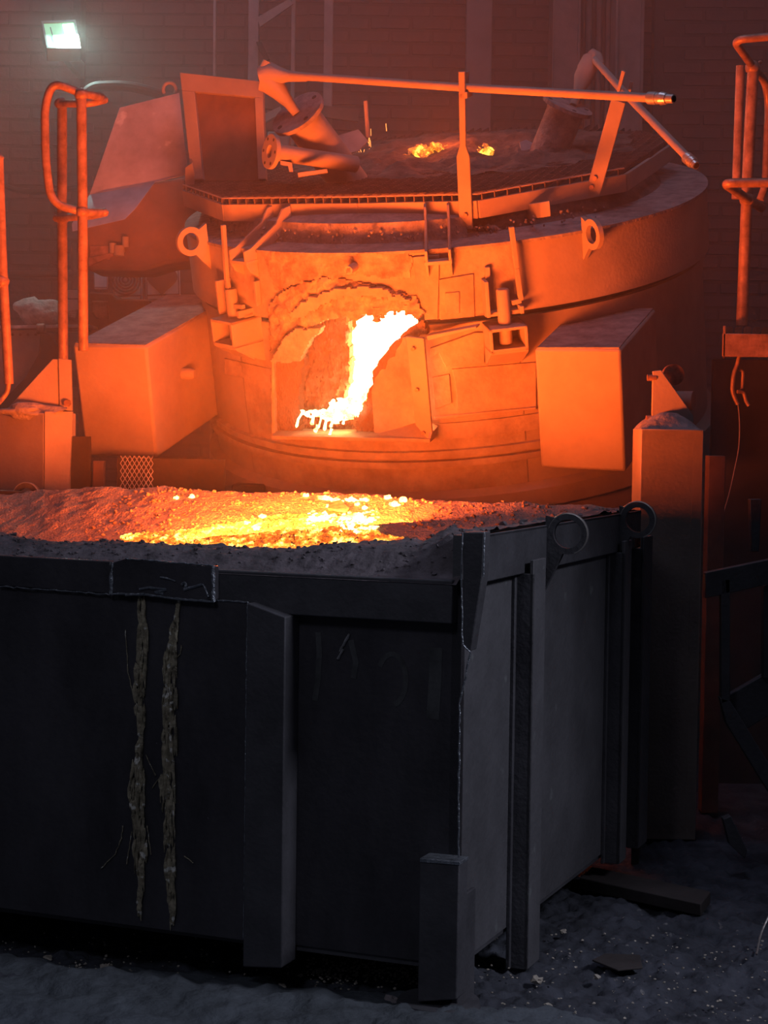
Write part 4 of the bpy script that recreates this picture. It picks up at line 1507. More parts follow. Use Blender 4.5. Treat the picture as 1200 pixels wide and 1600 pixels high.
clamp(798, 355, 815, 480, 770, 820, 513, 550, 789, 451, 563)
# long flat locking bars
def flat_bar(name, pts_px, rad, w_, th, m='steel'):
    P = [G.cyl(x, y, rad) for x, y in pts_px]
    b = MB(G)
    for a, c in zip(P, P[1:]):
        d = (c - a).normalized()
        rd_ = Vector((a.x, a.y, 0)).normalized()
        sd = d.cross(rd_).normalized() * w_ / 2
        b.prism([a - sd, a + sd, c + sd, c - sd], rd_ * -th)
    return b.build(name, M[m], fur, bevel=.002)
flat_bar('locking_bar', [(346, 352), (352, 440), (360, 478), (378, 480)], RS + .07, .020, .02)
flat_bar('locking_bar', [(800, 355), (808, 420), (815, 470), (800, 474)], RS + .06, .022, .022)
flat_bar('guide_strip', [(762, 418), (764, 470)], RS + .03, .022, .03)
flat_bar('guide_strip', [(397, 440), (400, 478)], RS + .04, .014, .03)
a, z = cyl_az(555, 416, RS)
n_ = radial(a, 1)
gpart('vent_nipple', 'steel', lambda b: b.tube([radial(a, RS - .01, z), radial(a, RS + .09, z), radial(a, RS + .09, z), radial(a, RS + .03, z)], [.020, .020, .011, .011], 18))
# dished shield plate on the skirt at right
P = [G.Z(x, y, ZD - .0 if y < 320 else .03) for x, y in ((783, 322), (858, 314))]
slab('deck_plate', 'steel', [(783, 326, P[0].y - .02), (858, 314, P[1].y - .02), (860, 338, P[1].y - .02), (784, 350, P[0].y - .02)], .012)

# ---- counterweight boxes
def cw_box(name, fpx, yf, dep, twist=0, knob=None):
    P = [G.Y(x, y, yf) for x, y in fpx]          # TL TR BR BL
    o = gpart(name, 'steel', lambda b: b.prism(P, (twist, dep, 0)), bevel=.014)
    top = [P[0] + Vector((.01, .01, .004)), P[1] + Vector((-.01, .01, .004)), P[1] + Vector((-.01 + twist, dep - .01, .004)), P[0] + Vector((.01 + twist, dep - .01, .004))]
    gpart('dust_cover', 'dust', lambda b: b.prism(top, (0, 0, -.006)), o)
    return o, P
bl, PL = cw_box('balance_box', [(113, 538), (229, 541), (245, 716), (134, 712)], -1.45, 1.05)
bk = PL[1].lerp(PL[2], .42) + Vector((0, .36, 0))
gpart('box_knob', 'steel', lambda b: b.tube([bk, bk + Vector((.05, 0, 0)), bk + Vector((.07, 0, 0))], [.030, .030, .022], 18), bl)
bl2, PR = cw_box('balance_box', [(835, 545), (970, 545), (978, 738), (845, 731)], -1.42, .75)
rib_p = PL[1].lerp(PL[2], 0) + Vector((0, 1.0, 0))
# trunnion stub and arm behind the right box
q = G.cyl(1000, 625, RS + .1) if False else at(1000, 625, 8.9)
b = MB(); b.tube([q + Vector((-.35, .25, .0)), q + Vector((.25, -.02, 0))], .045, 24)
b.build('trunnion', M['steel'], fur)

# ---- upright holders on the deck edge
def upright(base_px, mid_px, top_px, depth_y, w_base, w_top):
    """flat bar from the deck beam up to a forked end; all in the plane of the deck front"""
    B, Mi, T_ = [G.Y(x, y, depth_y) for x, y in (base_px, mid_px, top_px)]
    wb, wt = w_base / F_PX * 8.7, w_top / F_PX * 8.7
    d = (T_ - B).normalized()
    s_ = Vector((d.z, 0, -d.x)).normalized()
    o = gpart('holder_bar', 'steel', lambda b: b.prism([B - s_ * wb / 2, B + s_ * wb / 2, Mi + s_ * wb / 2 - d * .03, Mi + s_ * wt / 2 + d * .02, T_ + s_ * wt / 2, T_ - s_ * wt / 2, Mi - s_ * wt / 2 + d * .02, Mi - s_ * wb / 2 - d * .03], (0, .014, 0)), bevel=.003)
    return o, B, Mi, T_, d, s_
ydk = (deck[3].y + deck[2].y) / 2 * .35 + deck[3].y * .65
o, B, Mi, T1, d, s_ = upright((728, 358), (723, 235), (721, 112), min(deck[3].y, deck[2].y) - .035, 21, 10)
LA_Y = (G.M @ G.Y(727, 137, min(deck[3].y, deck[2].y) - .035)).y
p = G.Y(728, 336, B.y)
gpart('bolt', 'pipe', lambda b: b.tube([p, p + Vector((0, -.012, 0))], .011, 6), o)
gpart('fork_tine', 'steel', lambda b: b.prism([G.Y(x, y, B.y + .07) for x, y in ((727, 112), (732, 112), (731, 150), (727, 150))], (0, .014, 0)), o, bevel=.002)
gpart('fork_bridge', 'steel', lambda b: b.prism([G.Y(x, y, B.y) for x, y in ((718, 144), (730, 144), (730, 154), (718, 154))], (0, .085, 0)), o, bevel=.002)
u = ((974 - 930) / (976 - 746.0))
yb = deck[4].y + (deck[3].y - deck[4].y) * ((976 - 928) / 230.0) - .035
B, T_ = G.Y(926, 303, yb), G.Y(966, 158, yb)
d = (T_ - B).normalized(); s_ = Vector((d.z, 0, -d.x)).normalized()
wb = 23 / F_PX * 8.9
o = gpart('holder_bar', 'steel', lambda b: b.prism([B - s_ * wb / 2, B - d * .02, B + s_ * wb / 2, T_ + s_ * wb / 2, T_ - s_ * wb / 2], (0, .014, 0)), bevel=.003)
gpart('fork_tine', 'steel', lambda b: b.prism([G.Y(x, y, yb) for x, y in ((962, 148), (966, 150), (977, 112), (971, 110))], (0, .012, 0)), o, bevel=.002)
gpart('fork_tine', 'steel', lambda b: b.prism([G.Y(x, y, yb + .07) for x, y in ((977, 160), (982, 160), (989, 128), (984, 127))], (0, .012, 0)), o, bevel=.002)
LB_Y = (G.M @ G.Y(972, 138, yb)).y
for px, py in ((930, 278), (925, 292)):
    p = G.Y(px, py, yb)
    gpart('bolt', 'pipe', lambda b: b.tube([p, p + Vector((0, -.014, 0))], .012, 6), o)
slab('deck_tab', 'steel', [(289, 262, deck[0].y - .01), (300, 254, deck[0].y - .01), (304, 272, deck[0].y - .01), (301, 306, deck[0].y - .01), (289, 300, deck[0].y - .01)], .012)

# ---- flanged stub pipes on the roof (world placed, carried by the furnace)
def wpart(name, m, fn, parent=fur, **kw):
    b = MB()
    fn(b)
    return b.build(name, M[m], parent, **kw)
def stub(c, d, L_, r, rf, m='steel', bore=None, th=.022, fm='dust', holes=4):
    d = d.normalized()
    o = wpart('stub_pipe', m, lambda b: b.tube([c + d * .01, c + d * L_], r, 36))
    f = wpart('pipe_flange', fm, lambda b: b.ring(c, d, rf, bore or .012, th, 48), o, bevel=.002)
    a = d.orthogonal().normalized(); bb = d.cross(a)
    for k in range(holes):
        an = k * 2 * math.pi / holes + .5
        q = c + (a * math.cos(an) + bb * math.sin(an)) * (rf * .78) - d * (th / 2)
        wpart('bolt_hole', 'soot', lambda b: b.tube([q - d * .0015, q + d * .004], rf * .09, 12), f)
    return o
Y1 = 9.15
c1 = at(466, 178, Y1)
d1 = (at(545, 300, Y1 + .22) - c1).normalized()
# axis leans towards the viewer a little so the flange face shows as an ellipse
ax1 = (RIGHT * .56 - UP * .66 + FWD * .66).normalized()
stub(c1, ax1, .72, .095, .142, fm='dust')
c2 = at(424, 237, 9.0)
ax2 = (RIGHT * .88 - UP * .04 + FWD * .50).normalized()
stub(c2, ax2, .46, .040, .083, bore=.030, fm='steel', holes=6)
c3 = at(887, 166, 9.5)
ax3 = (RIGHT * -.34 - UP * .84 + FWD * .42).normalized()
stub(c3, ax3, .50, .095, .130, m='dust', fm='dust', holes=4)
# small bits on the deck
wpart('deck_scrap', 'steel', lambda b: b.prism([at(x, y, 8.95) for x, y in ((465, 270), (511, 264), (512, 269), (466, 276))], (0, .03, 0)))
wpart('deck_scrap', 'steel', lambda b: b.prism([at(x, y, 9.0) for x, y in ((438, 251), (456, 254), (458, 268), (452, 268), (450, 259), (438, 257))], (0, .02, 0)))
wpart('thin_post', 'steel', lambda b: b.tube([at(575, 215, 9.3), at(571, 158, 9.3)], .010, 8))
wpart('burnt_sheet', 'sheet', lambda b: b.prism([at(x, y, 9.9) for x, y in ((527, 212), (560, 202), (575, 220), (560, 236), (540, 240))], (0, .03, .0)))
wpart('burnt_sheet', 'sheet', lambda b: b.prism([at(x, y, 9.6) for x, y in ((812, 222), (822, 218), (842, 228), (838, 240), (815, 240))], (0, .03, 0)))

# ------------------------------------------------------------------ lances
def lance(label, path, r, head, nozzle, fit):
    t = thing('lance', label, 'lance', path[0])
    b = MB(); b.tube(path, r, 20); b.build('pipe', M['steel'], t)
    b = MB(); b.tube(head[0], head[1], 24, jag=.06); b.build('lance_head', M['steel'], t)
    b = MB(); b.tube(nozzle[0], nozzle[1], 20, jag=.05); b.build('nozzle', M['steel'], t)
    a, c = fit
    d = (c - a)
    b = MB(); b.tube([a, a + d * .33, a + d * .34, a + d * .48, a + d * .50, a + d * .72, a + d * .74, c], [r * 1.45, r * 1.45, r * 1.3, r * 1.3, r * 1.5, r * 1.25, r * 1.05, r * 1.0], 20)
    fo = b.build('hose_fitting', M['bright'], t)
    tag(fo, 'bright ribbed hose fitting')
    n_ = d.normalized()
    b = MB(); b.tube([c + n_ * .0005, c + n_ * .002], r * .72, 16); b.build('bore', M['cable'], fo)
    return t
ra = 6.3 / F_PX * 8.7
hA = at(425, 116, 9.15)
lance('long pale lance lying almost level across the furnace roof', [hA, at(727, 137, LA_Y + .045), at(1016, 153, LA_Y - .62)], ra,
      ([at(408, 122, 9.15), at(425, 117, 9.14), at(437, 118, 9.12), at(450, 119, 9.1), at(480, 120.5, 9.05)], [.058, .060, .040, .027, .021]),
      ([at(409, 124, 9.15), at(422, 128, 9.15), at(436, 143, 9.15), at(452, 162, 9.15), at(464, 178, 9.14)], [.055, .060, .045, .027, .022]),
      (at(1014, 153, LA_Y - .615), at(1053, 154.5, LA_Y - .70)))
b = MB(); b.tube([at(410, 112, 9.13), at(418, 97, 9.13)], .026, 10, jag=.3); b.build('head_stub', M['steel'], bpy.data.objects['lance'])
rb = 6 / F_PX * 8.9
lance('shorter lance slanting down to the right over the roof edge', [at(928, 92, 9.55), at(971, 140, LB_Y + .045), at(1076, 248, LB_Y - .45)], rb,
      ([at(921, 84, 9.56), at(930, 92, 9.55), at(938, 103, 9.53)], [.034, .042, .024]),
      ([at(922, 88, 9.55), at(919, 104, 9.54), at(911, 122, 9.53), at(904, 142, 9.52), at(896, 164, 9.5)], [.034, .050, .048, .026, .020]),
      (at(1073, 246, LB_Y - .445), at(1088, 259, LB_Y - .50)))

# ------------------------------------------------------------------ hatch frame and deflector sheet, duct
def wthing(name, label, cat, loc): return thing(name, label, cat, loc)
hp = {(0, 0): at(281, 113, 9.75), (1, 0): at(410, 127, 9.55), (1, 1): at(415, 280, 9.5), (0, 1): at(299, 280, 9.7)}
def H(u, v, d=0):
    p = hp[0, 0] * (1 - u) * (1 - v) + hp[1, 0] * u * (1 - v) + hp[1, 1] * u * v + hp[0, 1] * (1 - u) * v
    return p + Vector((.1, 1, 0)).normalized() * d
t = wthing('hatch_frame', 'upright rectangular steel hatch with raised rim at the left of the roof deck', 'hatch', H(.5, 1))
def hq(name, m, quad, d0, d1, **kw):
    b = MB(); P = [H(u, v, d0) for u, v in quad]; b.prism(P, Vector((.1, 1, 0)).normalized() * (d1 - d0)); return b.build(name, M[m], t, **kw)
hq('frame_rail', 'steel', ((0, 0), (1, 0), (1, .17), (0, .17)), 0, .06, bevel=.003)
hq('frame_rail', 'steel', ((0, .17), (.16, .17), (.16, 1), (0, 1)), 0, .06, bevel=.003)
hq('frame_rail', 'steel', ((.90, .17), (1, .17), (1, 1), (.90, 1)), 0, .06, bevel=.003)
hq('hatch_panel', 'brown', ((.1, .1), (.95, .1), (.95, 1), (.1, 1)), .05, .07)
t = wthing('deflector_sheet', 'large scuffed grey bent sheet left of the hatch frame', 'sheet', at(200, 350, 9.9))
s1 = [at(187, 168, 10.1), at(280, 145, 10.0), at(294, 272, 9.9), at(242, 285, 9.85), at(140, 304, 9.95)]
s2 = [at(140, 304, 9.95), at(242, 285, 9.85), at(212, 326, 9.75), at(195, 343, 9.7), at(113, 362, 9.75), at(112, 350, 9.78)]
b = MB(); b.prism(s1, (0, .012, .0)); b.build('upper_sheet', M['sheet'], t, bevel=.002)
b = MB(); b.prism(s2, (0, .012, .004)); b.build('lower_sheet', M['sheet'], t, bevel=.002)
c = at(265, 140, 10.05)
b = MB(); b.tube([c + Vector((math.cos(a) * .034, 0, math.sin(a) * .036)) for a in np.linspace(-.6, 3.74, 20)], .009, 10)
b.build('sheet_ring', M['steel'], t)
t = wthing('exhaust_duct', 'brown bellied exhaust duct under the grey deflector sheet', 'duct', at(220, 440, 10.6))
b = MB(); b.prism([at(x, y, 10.3) for x, y in ((128, 300), (300, 275), (312, 340), (314, 405), (262, 412), (225, 423), (180, 423), (134, 421), (128, 400))], (0, .5, 0)); b.build('duct_body', M['brown'], t, bevel=.02)
b = MB(); b.prism([at(x, y, 10.28) for x, y in ((138, 402), (160, 398), (196, 388), (196, 393), (162, 406), (138, 416))], (0, .03, 0)); b.build('duct_seam', M['pipe'], t, bevel=.003)
for px, py, r in ((176, 388, .02), (186, 392, .03), (196, 378, .018)):
    b = MB(); b.tube([at(px, py + 8, 10.27), at(px, py - 8, 10.27)], r, 12); b.build('valve', M['steel'], t)
b = MB(); b.box(at(140, 405, 10.29), at(172, 384, 10.29) + Vector((0, .03, 0))); b.build('access_cover', M['pipe'], t, bevel=.004)

# two framed panels on the back wall
def wall_panel(label, q, Yp, kind):
    P = [at(x, y, Yp) for x, y in q]
    t = thing('wall_panel', label, 'picture', P[3])
    b = MB(); b.prism(P, (0, .03, 0)); b.build('board', M['paper'], t, bevel=.003)
    def L_(u, v, d=-.004): return P[0] * (1 - u) * (1 - v) + P[1] * u * (1 - v) + P[2] * u * v + P[3] * (1 - u) * v + Vector((0, d, 0))
    for A in (((.03, .0), (.05, .0), (.05, 1), (.03, 1)), ((.95, 0), (.97, 0), (.97, 1), (.95, 1)), ((.03, .88), (.97, .88), (.97, .91), (.03, .91))):
        b = MB(); b.prism([L_(*a) for a in A], (0, .003, 0)); b.build('border_line', M['ink'], t)
    return t, L_, P
t, L_, P = wall_panel('white wall panel with concentric rings printed on it', [(175, 410), (221, 409), (222, 468), (177, 469)], 11.3, 'rings')
c = at(196, 437, 11.29)
for r in (.022, .040, .058, .076, .094):
    b = MB(); b.ring(c, (0, 1, 0), r, r - .009, .004, 40); b.build('ring', M['ink'], t)
t, L_, P = wall_panel('white wall panel with a large dark heart printed on it', [(227, 408), (280, 406), (282, 466), (228, 468)], 11.3, 'heart')
c = at(253, 438, 11.29)
hpnt = []
for k in range(40):
    a = 2 * math.pi * k / 40
    hpnt.append(c + Vector((16 * math.sin(a) ** 3 * .0058, 0, (13 * math.cos(a) - 5 * math.cos(2 * a) - 2 * math.cos(3 * a) - math.cos(4 * a)) * .0058)))
b = MB(); b.prism(hpnt, (0, .004, 0)); b.build('heart', M['ink'], t)
t, L_, P = wall_panel('narrow slice of a white panel at the far left of the framed row', [(146, 424), (168, 423), (168, 452), (147, 452)], 11.3, 'plain')
# machine under the panels, shelf with the sack
t = thing('cabinet', 'brown rounded machine cabinet between the rail posts and the balance box', 'cabinet', at(190, 560, 10.9))
b = MB(); b.prism([at(x, y, 10.8) for x, y in ((138, 456), (176, 458), (182, 466), (235, 468), (235, 640), (138, 640))], (0, .35, 0)); b.build('cabinet_body', M['brown'], t, bevel=.012)
b = MB(); b.prism([at(x, y, 10.78) for x, y in ((143, 470), (168, 470), (170, 500), (150, 498), (143, 488))], (0, .03, 0)); b.build('cabinet_door', M['pipe'], t, bevel=.008)
t = thing('wall_shelf', 'steel shelf with a bright edge carrying the pale sack', 'shelf', at(60, 600, 10.7))
b = MB(); b.prism([at(x, y, 10.5) for x, y in ((-40, 509), (140, 507), (140, 512), (-40, 514))], (0, .5, 0)); b.build('shelf_board', M['sheet'], t, bevel=.002)
b = MB(); b.prism([at(x, y, 10.55) for x, y in ((-40, 516), (64, 516), (60, 560), (52, 620), (-40, 640))], (0, .03, 0)); b.build('apron_plate', M['column'], t, bevel=.002)
for k in range(7):
    p = at(8 + k * 12, 523, 10.54)
    b = MB(); b.tube([p, p + Vector((0, -.008, 0))], .008, 8); b.build('rivet', M['brown'], t)
b = MB(); b.prism([at(x, y, 10.45) for x, y in ((63, 520), (78, 522), (92, 545), (92, 568), (30, 640), (-10, 640), (40, 590), (62, 550))], (0, .05, 0)); b.build('chute_strut', M['soot'], t, bevel=.003)
b = MB(); b.tube([at(58, 514, 10.44), at(70, 514, 10.44)], .03, 14); b.build('bracket_boss', M['pipe'], t)
# sack
sx = []
b = MB(); c = at(66, 490, 10.62)
b.blob((0, 0, 0), 1, 5, 4, .12)
for i, p in enumerate(b.v):
    x, y, z = p
    wx = .135 * (1 + .10 * z)
    q = Vector((x * wx * (1.15 if x < 0 and z > 0 else 1), y * .10, z * .078))
    if x < -.2: q.z += .018 * z - .01 * x
    q.x += .008 * NZ(p, 4); q.z += .010 * NZ(p, 3, 4)
    if z < -.5: q.z = max(q.z, -.067)
    b.v[i] = c + q
tag(b.build('sack', M['sack'], sharp=60), 'crumpled pale sack lying on the shelf behind the rail posts', 'sack')
t = thing('pallet_stack', 'pale sheets stacked on the shelf between the two rail posts', 'sheets', at(120, 505, 10.6))
b = MB(); b.prism([at(x, y, 10.6) for x, y in ((106, 453), (126, 453), (126, 466), (106, 466))], (0, .2, 0)); b.build('top_sheet', M['sheet'], t)
b = MB(); b.prism([at(x, y, 10.6) for x, y in ((106, 468), (126, 468), (126, 478), (122, 480), (118, 496), (108, 498), (106, 486))], (0, .2, 0)); b.build('crumpled_sheet', M['sheet'], t)
b = MB(); b.prism([at(x, y, 10.6) for x, y in ((106, 486), (126, 482), (126, 508), (106, 508))], (0, .18, 0)); b.build('lower_stack', M['pipe'], t)
b = MB(); b.tube([at(-20, 428, 11.6), at(128, 427, 11.6)], .022, 12)
tag(b.build('wall_pipe', M['brown']), 'thin brown pipe running level along the left wall above the sack', 'pipe')
b = MB(); b.tube([at(116, 380, 11.6), at(116, 452, 11.6)], .02, 12)
tag(b.build('wall_pipe', M['brown']), 'short vertical pipe on the left wall between the rail posts', 'pipe')

# ------------------------------------------------------------------ left handrail
def rail_thing(name, label, base, bars, joints=()):
    t = thing(name, label, 'railing', base)
    for nm, pts, r, rd_ in bars:
        b = MB(); b.tube(round_path(pts, rd_, 7), r, 18); b.build(nm, M['rail'], t)
    for p, r in joints:
        b = MB(); b.blob(p, (r, r, r), 1, 3, .1); b.build('joint', M['rail'], t, sharp=80)
    return t
Yf, Yb = 8.85, 9.2
r1 = 7.6 / F_PX * Yf
rail_thing('safety_rail', 'orange-lit tube safety rail with rounded loop left of the furnace', at(128, 560, Yf), [
    ('post', [at(127, 142, Yf), at(129, 330, Yf), at(130, 548, Yf)], r1 * 1.02, .1),
    ('post', [at(97, 158, Yb), at(97, 330, Yb), at(99, 575, Yb)], r1 * 1.05, .1),
    ('loop_rail', [at(158, 152, Yf + .3), at(150, 150, Yf + .12), at(127, 146, Yf), at(82, 128, Yf), at(70, 165, Yf), at(71, 250, Yf), at(80, 318, Yf), at(130, 332, Yf), at(160, 332, Yf + .15)], r1 * .85, .16),
    ('top_rail', [at(90, 162, Yb), at(140, 162, Yb - .15), at(164, 156, Yf + .3)], r1 * .8, .1),
    ('lower_rail', [at(87, 341, Yb), at(140, 338, Yb - .15), at(165, 332, Yf + .15)], r1 * .8, .1)],
    [(at(127, 148, Yf), r1 * 1.35), (at(96, 162, Yb), r1 * 1.4), (at(129, 331, Yf), r1 * 1.4), (at(97, 341, Yb), r1 * 1.45), (at(162, 155, Yf + .3), r1 * .9), (at(163, 332, Yf + .15), r1 * .9)])
rail_thing('safety_rail', 'dark tube rail post cut by the left edge of the picture', at(14, 640, 8.7), [
    ('post', [at(-2, 250, 8.7), at(4, 420, 8.7), at(12, 560, 8.7), at(14, 600, 8.7)], .022, .1),
    ('foot_bend', [at(14, 590, 8.7), at(12, 612, 8.7), at(2, 625, 8.7), at(-12, 640, 8.6)], .012, .06)],
    [(at(2, 440, 8.7), .036), (at(0, 247, 8.7), .018)])

# ------------------------------------------------------------------ left guide post: box column with gusset
def guide_post(label, front, side, Yp, gus, top_z=None):
    pass
YL = 8.75
t = thing('guide_post', 'orange-lit box column with sloping gusset at the left behind the container', 'post', (at(20, 700, YL).x, YL, 0))
a, c = at(-130, 645, YL + .42), at(69, 645, YL)
b = MB(); b.prism([(a.x, YL + .42, 0), (c.x, YL, 0), (c.x + .1, YL + .3, 0), (a.x + .1, YL + .75, 0)], (0, 0, c.z)); b.build('column_box', M['steel'], t, bevel=.006)
# the right face turned to the fire
e0, e1 = at(70, 643, YL - .004), at(113, 643, YL + .10)
b = MB(); b.prism([e0, e1, Vector((e1.x, e1.y, at(113, 682, YL + .1).z)), Vector((e0.x + .115, e0.y + .05, at(88, 682, YL).z)), Vector((e0.x + .055, e0.y + .01, 0)), Vector((e0.x, e0.y, 0))], (0, .03, 0)); b.build('side_plate', M['steel'], t, bevel=.003)
b = MB(); b.prism([at(x, y, YL + .12) for x, y in ((82, 561), (92, 561), (94, 642), (8, 642))], (0, .03, 0)); b.build('gusset', M['steel'], t, bevel=.003)
b = MB(); b.prism([at(x, y, YL + .11) for x, y in ((91, 560), (110, 562), (112, 642), (93, 642))], (0, .04, 0)); b.build('gusset_edge', M['steel'], t, bevel=.003)
p = at(106, 630, YL + .10)
b = MB(); b.tube([p, p + Vector((0, -.02, 0))], .018, 6); b.build('bolt', M['pipe'], t)
b = MB(); bb = [at(-20, 645, YL), at(69, 645, YL), at(80, 641, YL + .2), at(70, 625, YL + .25), at(30, 634, YL + .25), at(-20, 640, YL + .25)]
q0 = at(45, 643, YL + .06)
b.blob(q0, (.14, .05, .035), 3, 3, .4); o = b.build('dust_pile', M['dust'], t, sharp=70); o['kind'] = 'stuff'
# dark posts and mesh below the left balance box
b = MB(); b.prism([at(x, y, 9.0) for x, y in ((88, 682), (140, 682), (142, 800), (88, 800))], (0, .05, 0)); tag(b.build('opening_shade', M['soot'], bevel=.003), 'dark sheet standing for the shaded opening right of the left guide post', 'plate')
b = MB(); a, c = at(145, 730, 9.0), at(162, 730, 9.0); b.box((a.x, 9.0, 0), (c.x, 9.06, a.z + .03)); tag(b.build('support_post', M['brown'], bevel=.003), 'thin brown post below the left balance box', 'post')
t = thing('mesh_guard', 'expanded metal guard below the left balance box', 'guard', (at(212, 760, 8.8).x, 8.8, 0))
x0_, x1_ = at(188, 740, 8.8).x, at(234, 740, 8.8).x
z1_ = at(200, 716, 8.8).z
b = MB(); b.box((x0_ - .02, 8.84, 0), (x1_ + .35, 8.86, z1_)); b.build('back_sheet', M['soot'], t)
st = .022
b = MB()
k = 0
zz = z1_ - .42
while zz < z1_:
    xx = x0_
    while xx < x1_:
        for sx_ in (1, -1):
            b.tube([(xx + (0 if sx_ > 0 else st), 8.8, zz), (xx + (st if sx_ > 0 else 0), 8.8, zz + .036)], .0022, 4)
        xx += st
    zz += .036
o = b.build('expanded_mesh', M['sheet'], t); o['kind'] = 'stuff'

# ------------------------------------------------------------------ right guide post
YR = 7.75
t = thing('guide_post', 'tall box column with a triangular gusset at the right of the container', 'post', (at(1050, 900, YR).x, YR, 0))
a, c = at(1002, 670, YR), at(1100, 671, YR)
b = MB(); b.box((a.x, YR, 0), (c.x, YR + .26, a.z)); b.build('column_box', M['steel'], t, bevel=.004)
b = MB(); b.prism([at(x, y, YR + .16) for x, y in ((1020, 580), (1033, 578), (1084, 650), (1084, 672), (1018, 672))], (0, .022, 0)); b.build('gusset', M['steel'], t, bevel=.003)
for px, py in ((1018, 590), (1016, 654)):
    p = at(px, py, YR + .17); b = MB(); b.tube([p + Vector((-.018, 0, 0)), p + Vector((.02, 0, 0))], .014, 12); b.build('bolt', M['pipe'], t)
b = MB(); p = at(1050, 586, YR + .26); b.tube([p, p + Vector((0, -.05, 0))], .045, 20); b.build('roller', M['pipe'], t)
dp = MB()
for j in range(21):
    for i in range(31):
        u, v = i / 30, j / 20
        x = a.x + .004 + (c.x - a.x - .008) * u
        y = YR + .004 + .25 * v
        e = min(u, 1 - u, v * 1.0, 1 - v) * 2
        ridge = .070 * (math.sin(math.pi * min(1, max(0, u))) ** .8) * ss(v * 2.2)
        dp.v.append(Vector((x, y, a.z + ridge + .004 * NZ((x, y, 0), 40) * ss(e * 4))))
for j in range(20):
    for i in range(30):
        dp.f.append((j * 31 + i, j * 31 + i + 1, (j + 1) * 31 + i + 1, (j + 1) * 31 + i))
o = dp.build('dust_pile', M['dust'], t, sharp=80); o['kind'] = 'stuff'
a, c = at(1108, 712, 8.3), at(1134, 712, 8.3)
b = MB(); b.box((a.x, 8.3, 0), (c.x, 8.4, a.z)); tag(b.build('support_post', M['brown'], bevel=.003), 'narrow dim red post right of the tall box column', 'post')

b = MB(); b.prism([(.99, 7.30, 0), (1.07, 7.80, 0), (1.07, 7.80, 1.22), (.99, 7.30, 1.22)], (.03, 0, 0)); tag(b.build('glow_blocker', M['soot']), 'added dark plate blocking furnace light between container and tall box column', 'plate')  # plate added to keep firelight off the floor at the right
# ------------------------------------------------------------------ platform at the right with rail and shackle
YP = 8.6
t = thing('platform', 'orange-lit end of a raised walkway at the right edge', 'platform', at(1165, 557, YP))
a, c = at(1129, 557, YP), at(1330, 521, YP)
b = MB(); b.box((a.x, YP, a.z), (c.x, YP + .02, at(1131, 521, YP).z)); b.build('front_channel', M['rail'], t, bevel=.003)
b = MB(); zt_ = at(1131, 509, YP).z; b.prism([(a.x, YP, a.z), (a.x + .012, YP, a.z), (a.x + .012, YP, zt_), (a.x, YP, zt_)], (a.x / YP * .32, .32, 0)); b.build('end_plate', M['rail'], t, bevel=.002)
b = MB(); b.box((a.x + .06, YP + .02, a.z + .05), (c.x, YP + .32, at(1131, 523, YP).z - .01)); b.build('deck_slab', M['soot'], t)
zt, zl = at(1131, 508, YP).z, at(1131, 521, YP).z
for k in range(12):
    xx = a.x + .03 + k * .042
    b = MB(); b.prism([(xx, YP + .11, zl - .01), (xx + .034, YP + .11, zl - .01), (xx + .034, YP + .11, zt), (xx + .012, YP + .11, zt), (xx, YP + .11, zt - .012)], (0, .006, 0)); b.build('tread_tooth', M['rail'], t)
# shackle + chain link
t2 = thing('shackle', 'open steel link hanging below the walkway end', 'shackle', at(1153, 640, YP + .1))
Ys = YP + .08
b = MB(); b.tube(round_path([at(1155, 556, Ys), at(1152, 570, Ys), at(1146, 585, Ys), at(1144, 610, Ys), at(1148, 622, Ys), at(1153, 632, Ys)], .03), [.010] * 50 if False else .010, 12); b.build('hook_bar', M['rail'], t2)
b = MB(); b.tube(round_path([at(1155, 577, Ys + .02), at(1161, 580, Ys + .02), at(1160, 608, Ys + .02), at(1154, 613, Ys)], .02), .008, 12); b.build('link', M['rail'], t2)
b = MB(); b.tube(round_path([at(1152, 612, Ys - .01), at(1162, 612, Ys), at(1166, 628, Ys), at(1170, 634, Ys)], .02), .009, 12); b.build('pin', M['rail'], t2)
b = MB(); b.tube(round_path([at(1153, 630, Ys), at(1156, 660, Ys), at(1155, 700, Ys), at(1140, 770, Ys), at(1128, 810, Ys), at(1115, 860, Ys), at(1116, 890, Ys)], .25), .0028, 6)
tag(b.build('thin_cable', M['column']), 'thin slack cable hanging from the open steel link', 'cable')
Yq = YP + .14
r2 = 9 / F_PX * Yq
rail_thing('safety_rail', 'bent orange tube handrail on the walkway at the right edge', at(1160, 509, Yq), [
    ('post', [at(1177, 108, Yq), at(1171, 215, Yq), at(1159, 509, Yq)], r2, .2),
    ('short_tube', [at(1157, 103, Yq + .1), at(1150, 311, Yq + .1)], r2 * .78, .1),
    ('top_rail', [at(1230, 55, Yq - .3), at(1146, 62, Yq - .3), at(1175, 103, Yq), at(1196, 128, Yq + .15), at(1201, 160, Yq + .2), at(1196, 290, Yq + .2), at(1188, 312, Yq + .2)], r2 * .68, .07),
    ('lower_rail', [at(1230, 285, Yq - .3), at(1131, 286, Yq - .3), at(1172, 314, Yq), at(1190, 325, Yq + .1)], r2 * .78, .05)],
    [(at(1176, 106, Yq), r2 * 1.25), (at(1168, 312, Yq), r2 * 1.35), (at(1188, 97, Yq + .05), r2 * .35)])

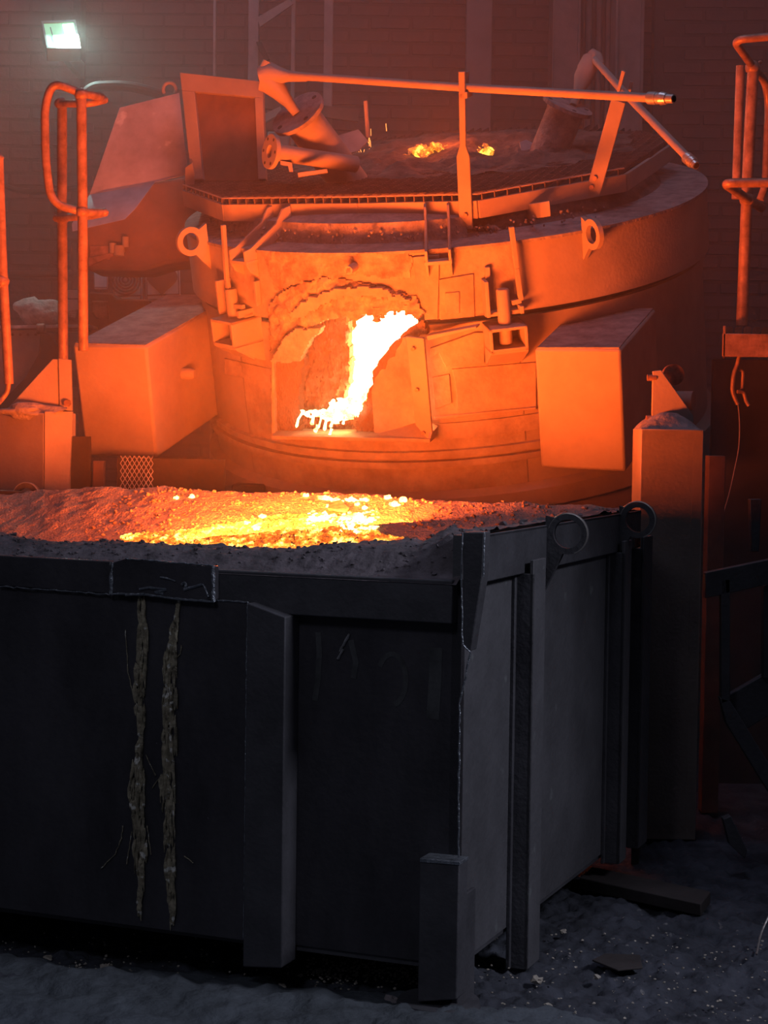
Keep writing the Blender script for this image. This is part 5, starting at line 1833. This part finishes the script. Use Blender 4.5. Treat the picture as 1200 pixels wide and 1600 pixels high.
# ------------------------------------------------------------------ dark stair frame at the far right
t = thing('stair_frame', 'dark steel stair frame with diagonal brace at the lower right', 'stair', (at(1165, 1200, 7.4).x, 7.4, 0))
def sp(name, pts, m='darkrib', Y=7.4, th=.05):
    b = MB(); b.prism([at(x, y, Y) for x, y in pts], (0, th, 0)); b.build(name, M[m], t, bevel=.003)
sp('upright', [(1127, 905), (1141, 905), (1141, 1095), (1127, 1100)])
sp('cross_bar', [(1102, 895), (1260, 862), (1260, 900), (1102, 935)])
sp('diagonal_brace', [(1125, 1090), (1141, 1095), (1215, 1215), (1260, 1290), (1260, 1330), (1190, 1220), (1135, 1130)])
sp('step_plate', [(1141, 1085), (1198, 1052), (1260, 1020), (1260, 1110), (1198, 1120), (1165, 1140), (1141, 1110)], Y=7.5)
sp('inner_upright', [(1193, 915), (1203, 912), (1203, 1060), (1193, 1060)], Y=7.45)
sp('vertical_strap', [(1172, 780), (1190, 780), (1186, 862), (1174, 862)], Y=7.6, m='darkrib')
sp('foot_strut', [(1130, 1280), (1142, 1275), (1168, 1330), (1164, 1342), (1140, 1320)], Y=7.2)
b = MB(); a, c = at(1110, 800, 9.0), at(1330, 800, 9.0)
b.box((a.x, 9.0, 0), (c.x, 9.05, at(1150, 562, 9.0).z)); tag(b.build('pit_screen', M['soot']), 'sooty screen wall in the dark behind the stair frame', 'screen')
# dark furnace cradle below the shell so that nothing floats
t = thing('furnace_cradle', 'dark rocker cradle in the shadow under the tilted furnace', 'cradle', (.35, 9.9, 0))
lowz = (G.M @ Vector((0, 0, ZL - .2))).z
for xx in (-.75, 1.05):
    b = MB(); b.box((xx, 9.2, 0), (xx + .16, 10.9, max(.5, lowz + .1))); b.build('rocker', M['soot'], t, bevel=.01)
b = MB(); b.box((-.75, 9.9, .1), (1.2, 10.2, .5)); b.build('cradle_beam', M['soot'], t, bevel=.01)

# ------------------------------------------------------------------ thin furnace haze in the hall
hz = MB(); hz.box((-4.2, 7.75, .0), (3.6, 12.8, 5.0))
m = bpy.data.materials.new('furnace_haze')
m.use_nodes = True
nt = m.node_tree
for n_ in list(nt.nodes):
    if n_.type == 'BSDF_PRINCIPLED': nt.nodes.remove(n_)
vs = nt.nodes.new('ShaderNodeVolumeScatter')
vs.inputs['Color'].default_value = (.9, .86, .84, 1)
vs.inputs['Density'].default_value = .065
vs.inputs['Anisotropy'].default_value = .2
nt.links.new(vs.outputs[0], nt.nodes['Material Output'].inputs['Volume'])
M['haze'] = m
o = hz.build('haze', m)
tag(o, 'thin orange-lit furnace haze filling the back of the hall', 'haze', kind='stuff')
print('F origin', G.M.translation, 'crumbs', n_c, 'deck', [tuple(round(v, 2) for v in p) for p in deck], 'zb1', zb1, [tuple(round(v,2) for v in p) for p in PL+PR])
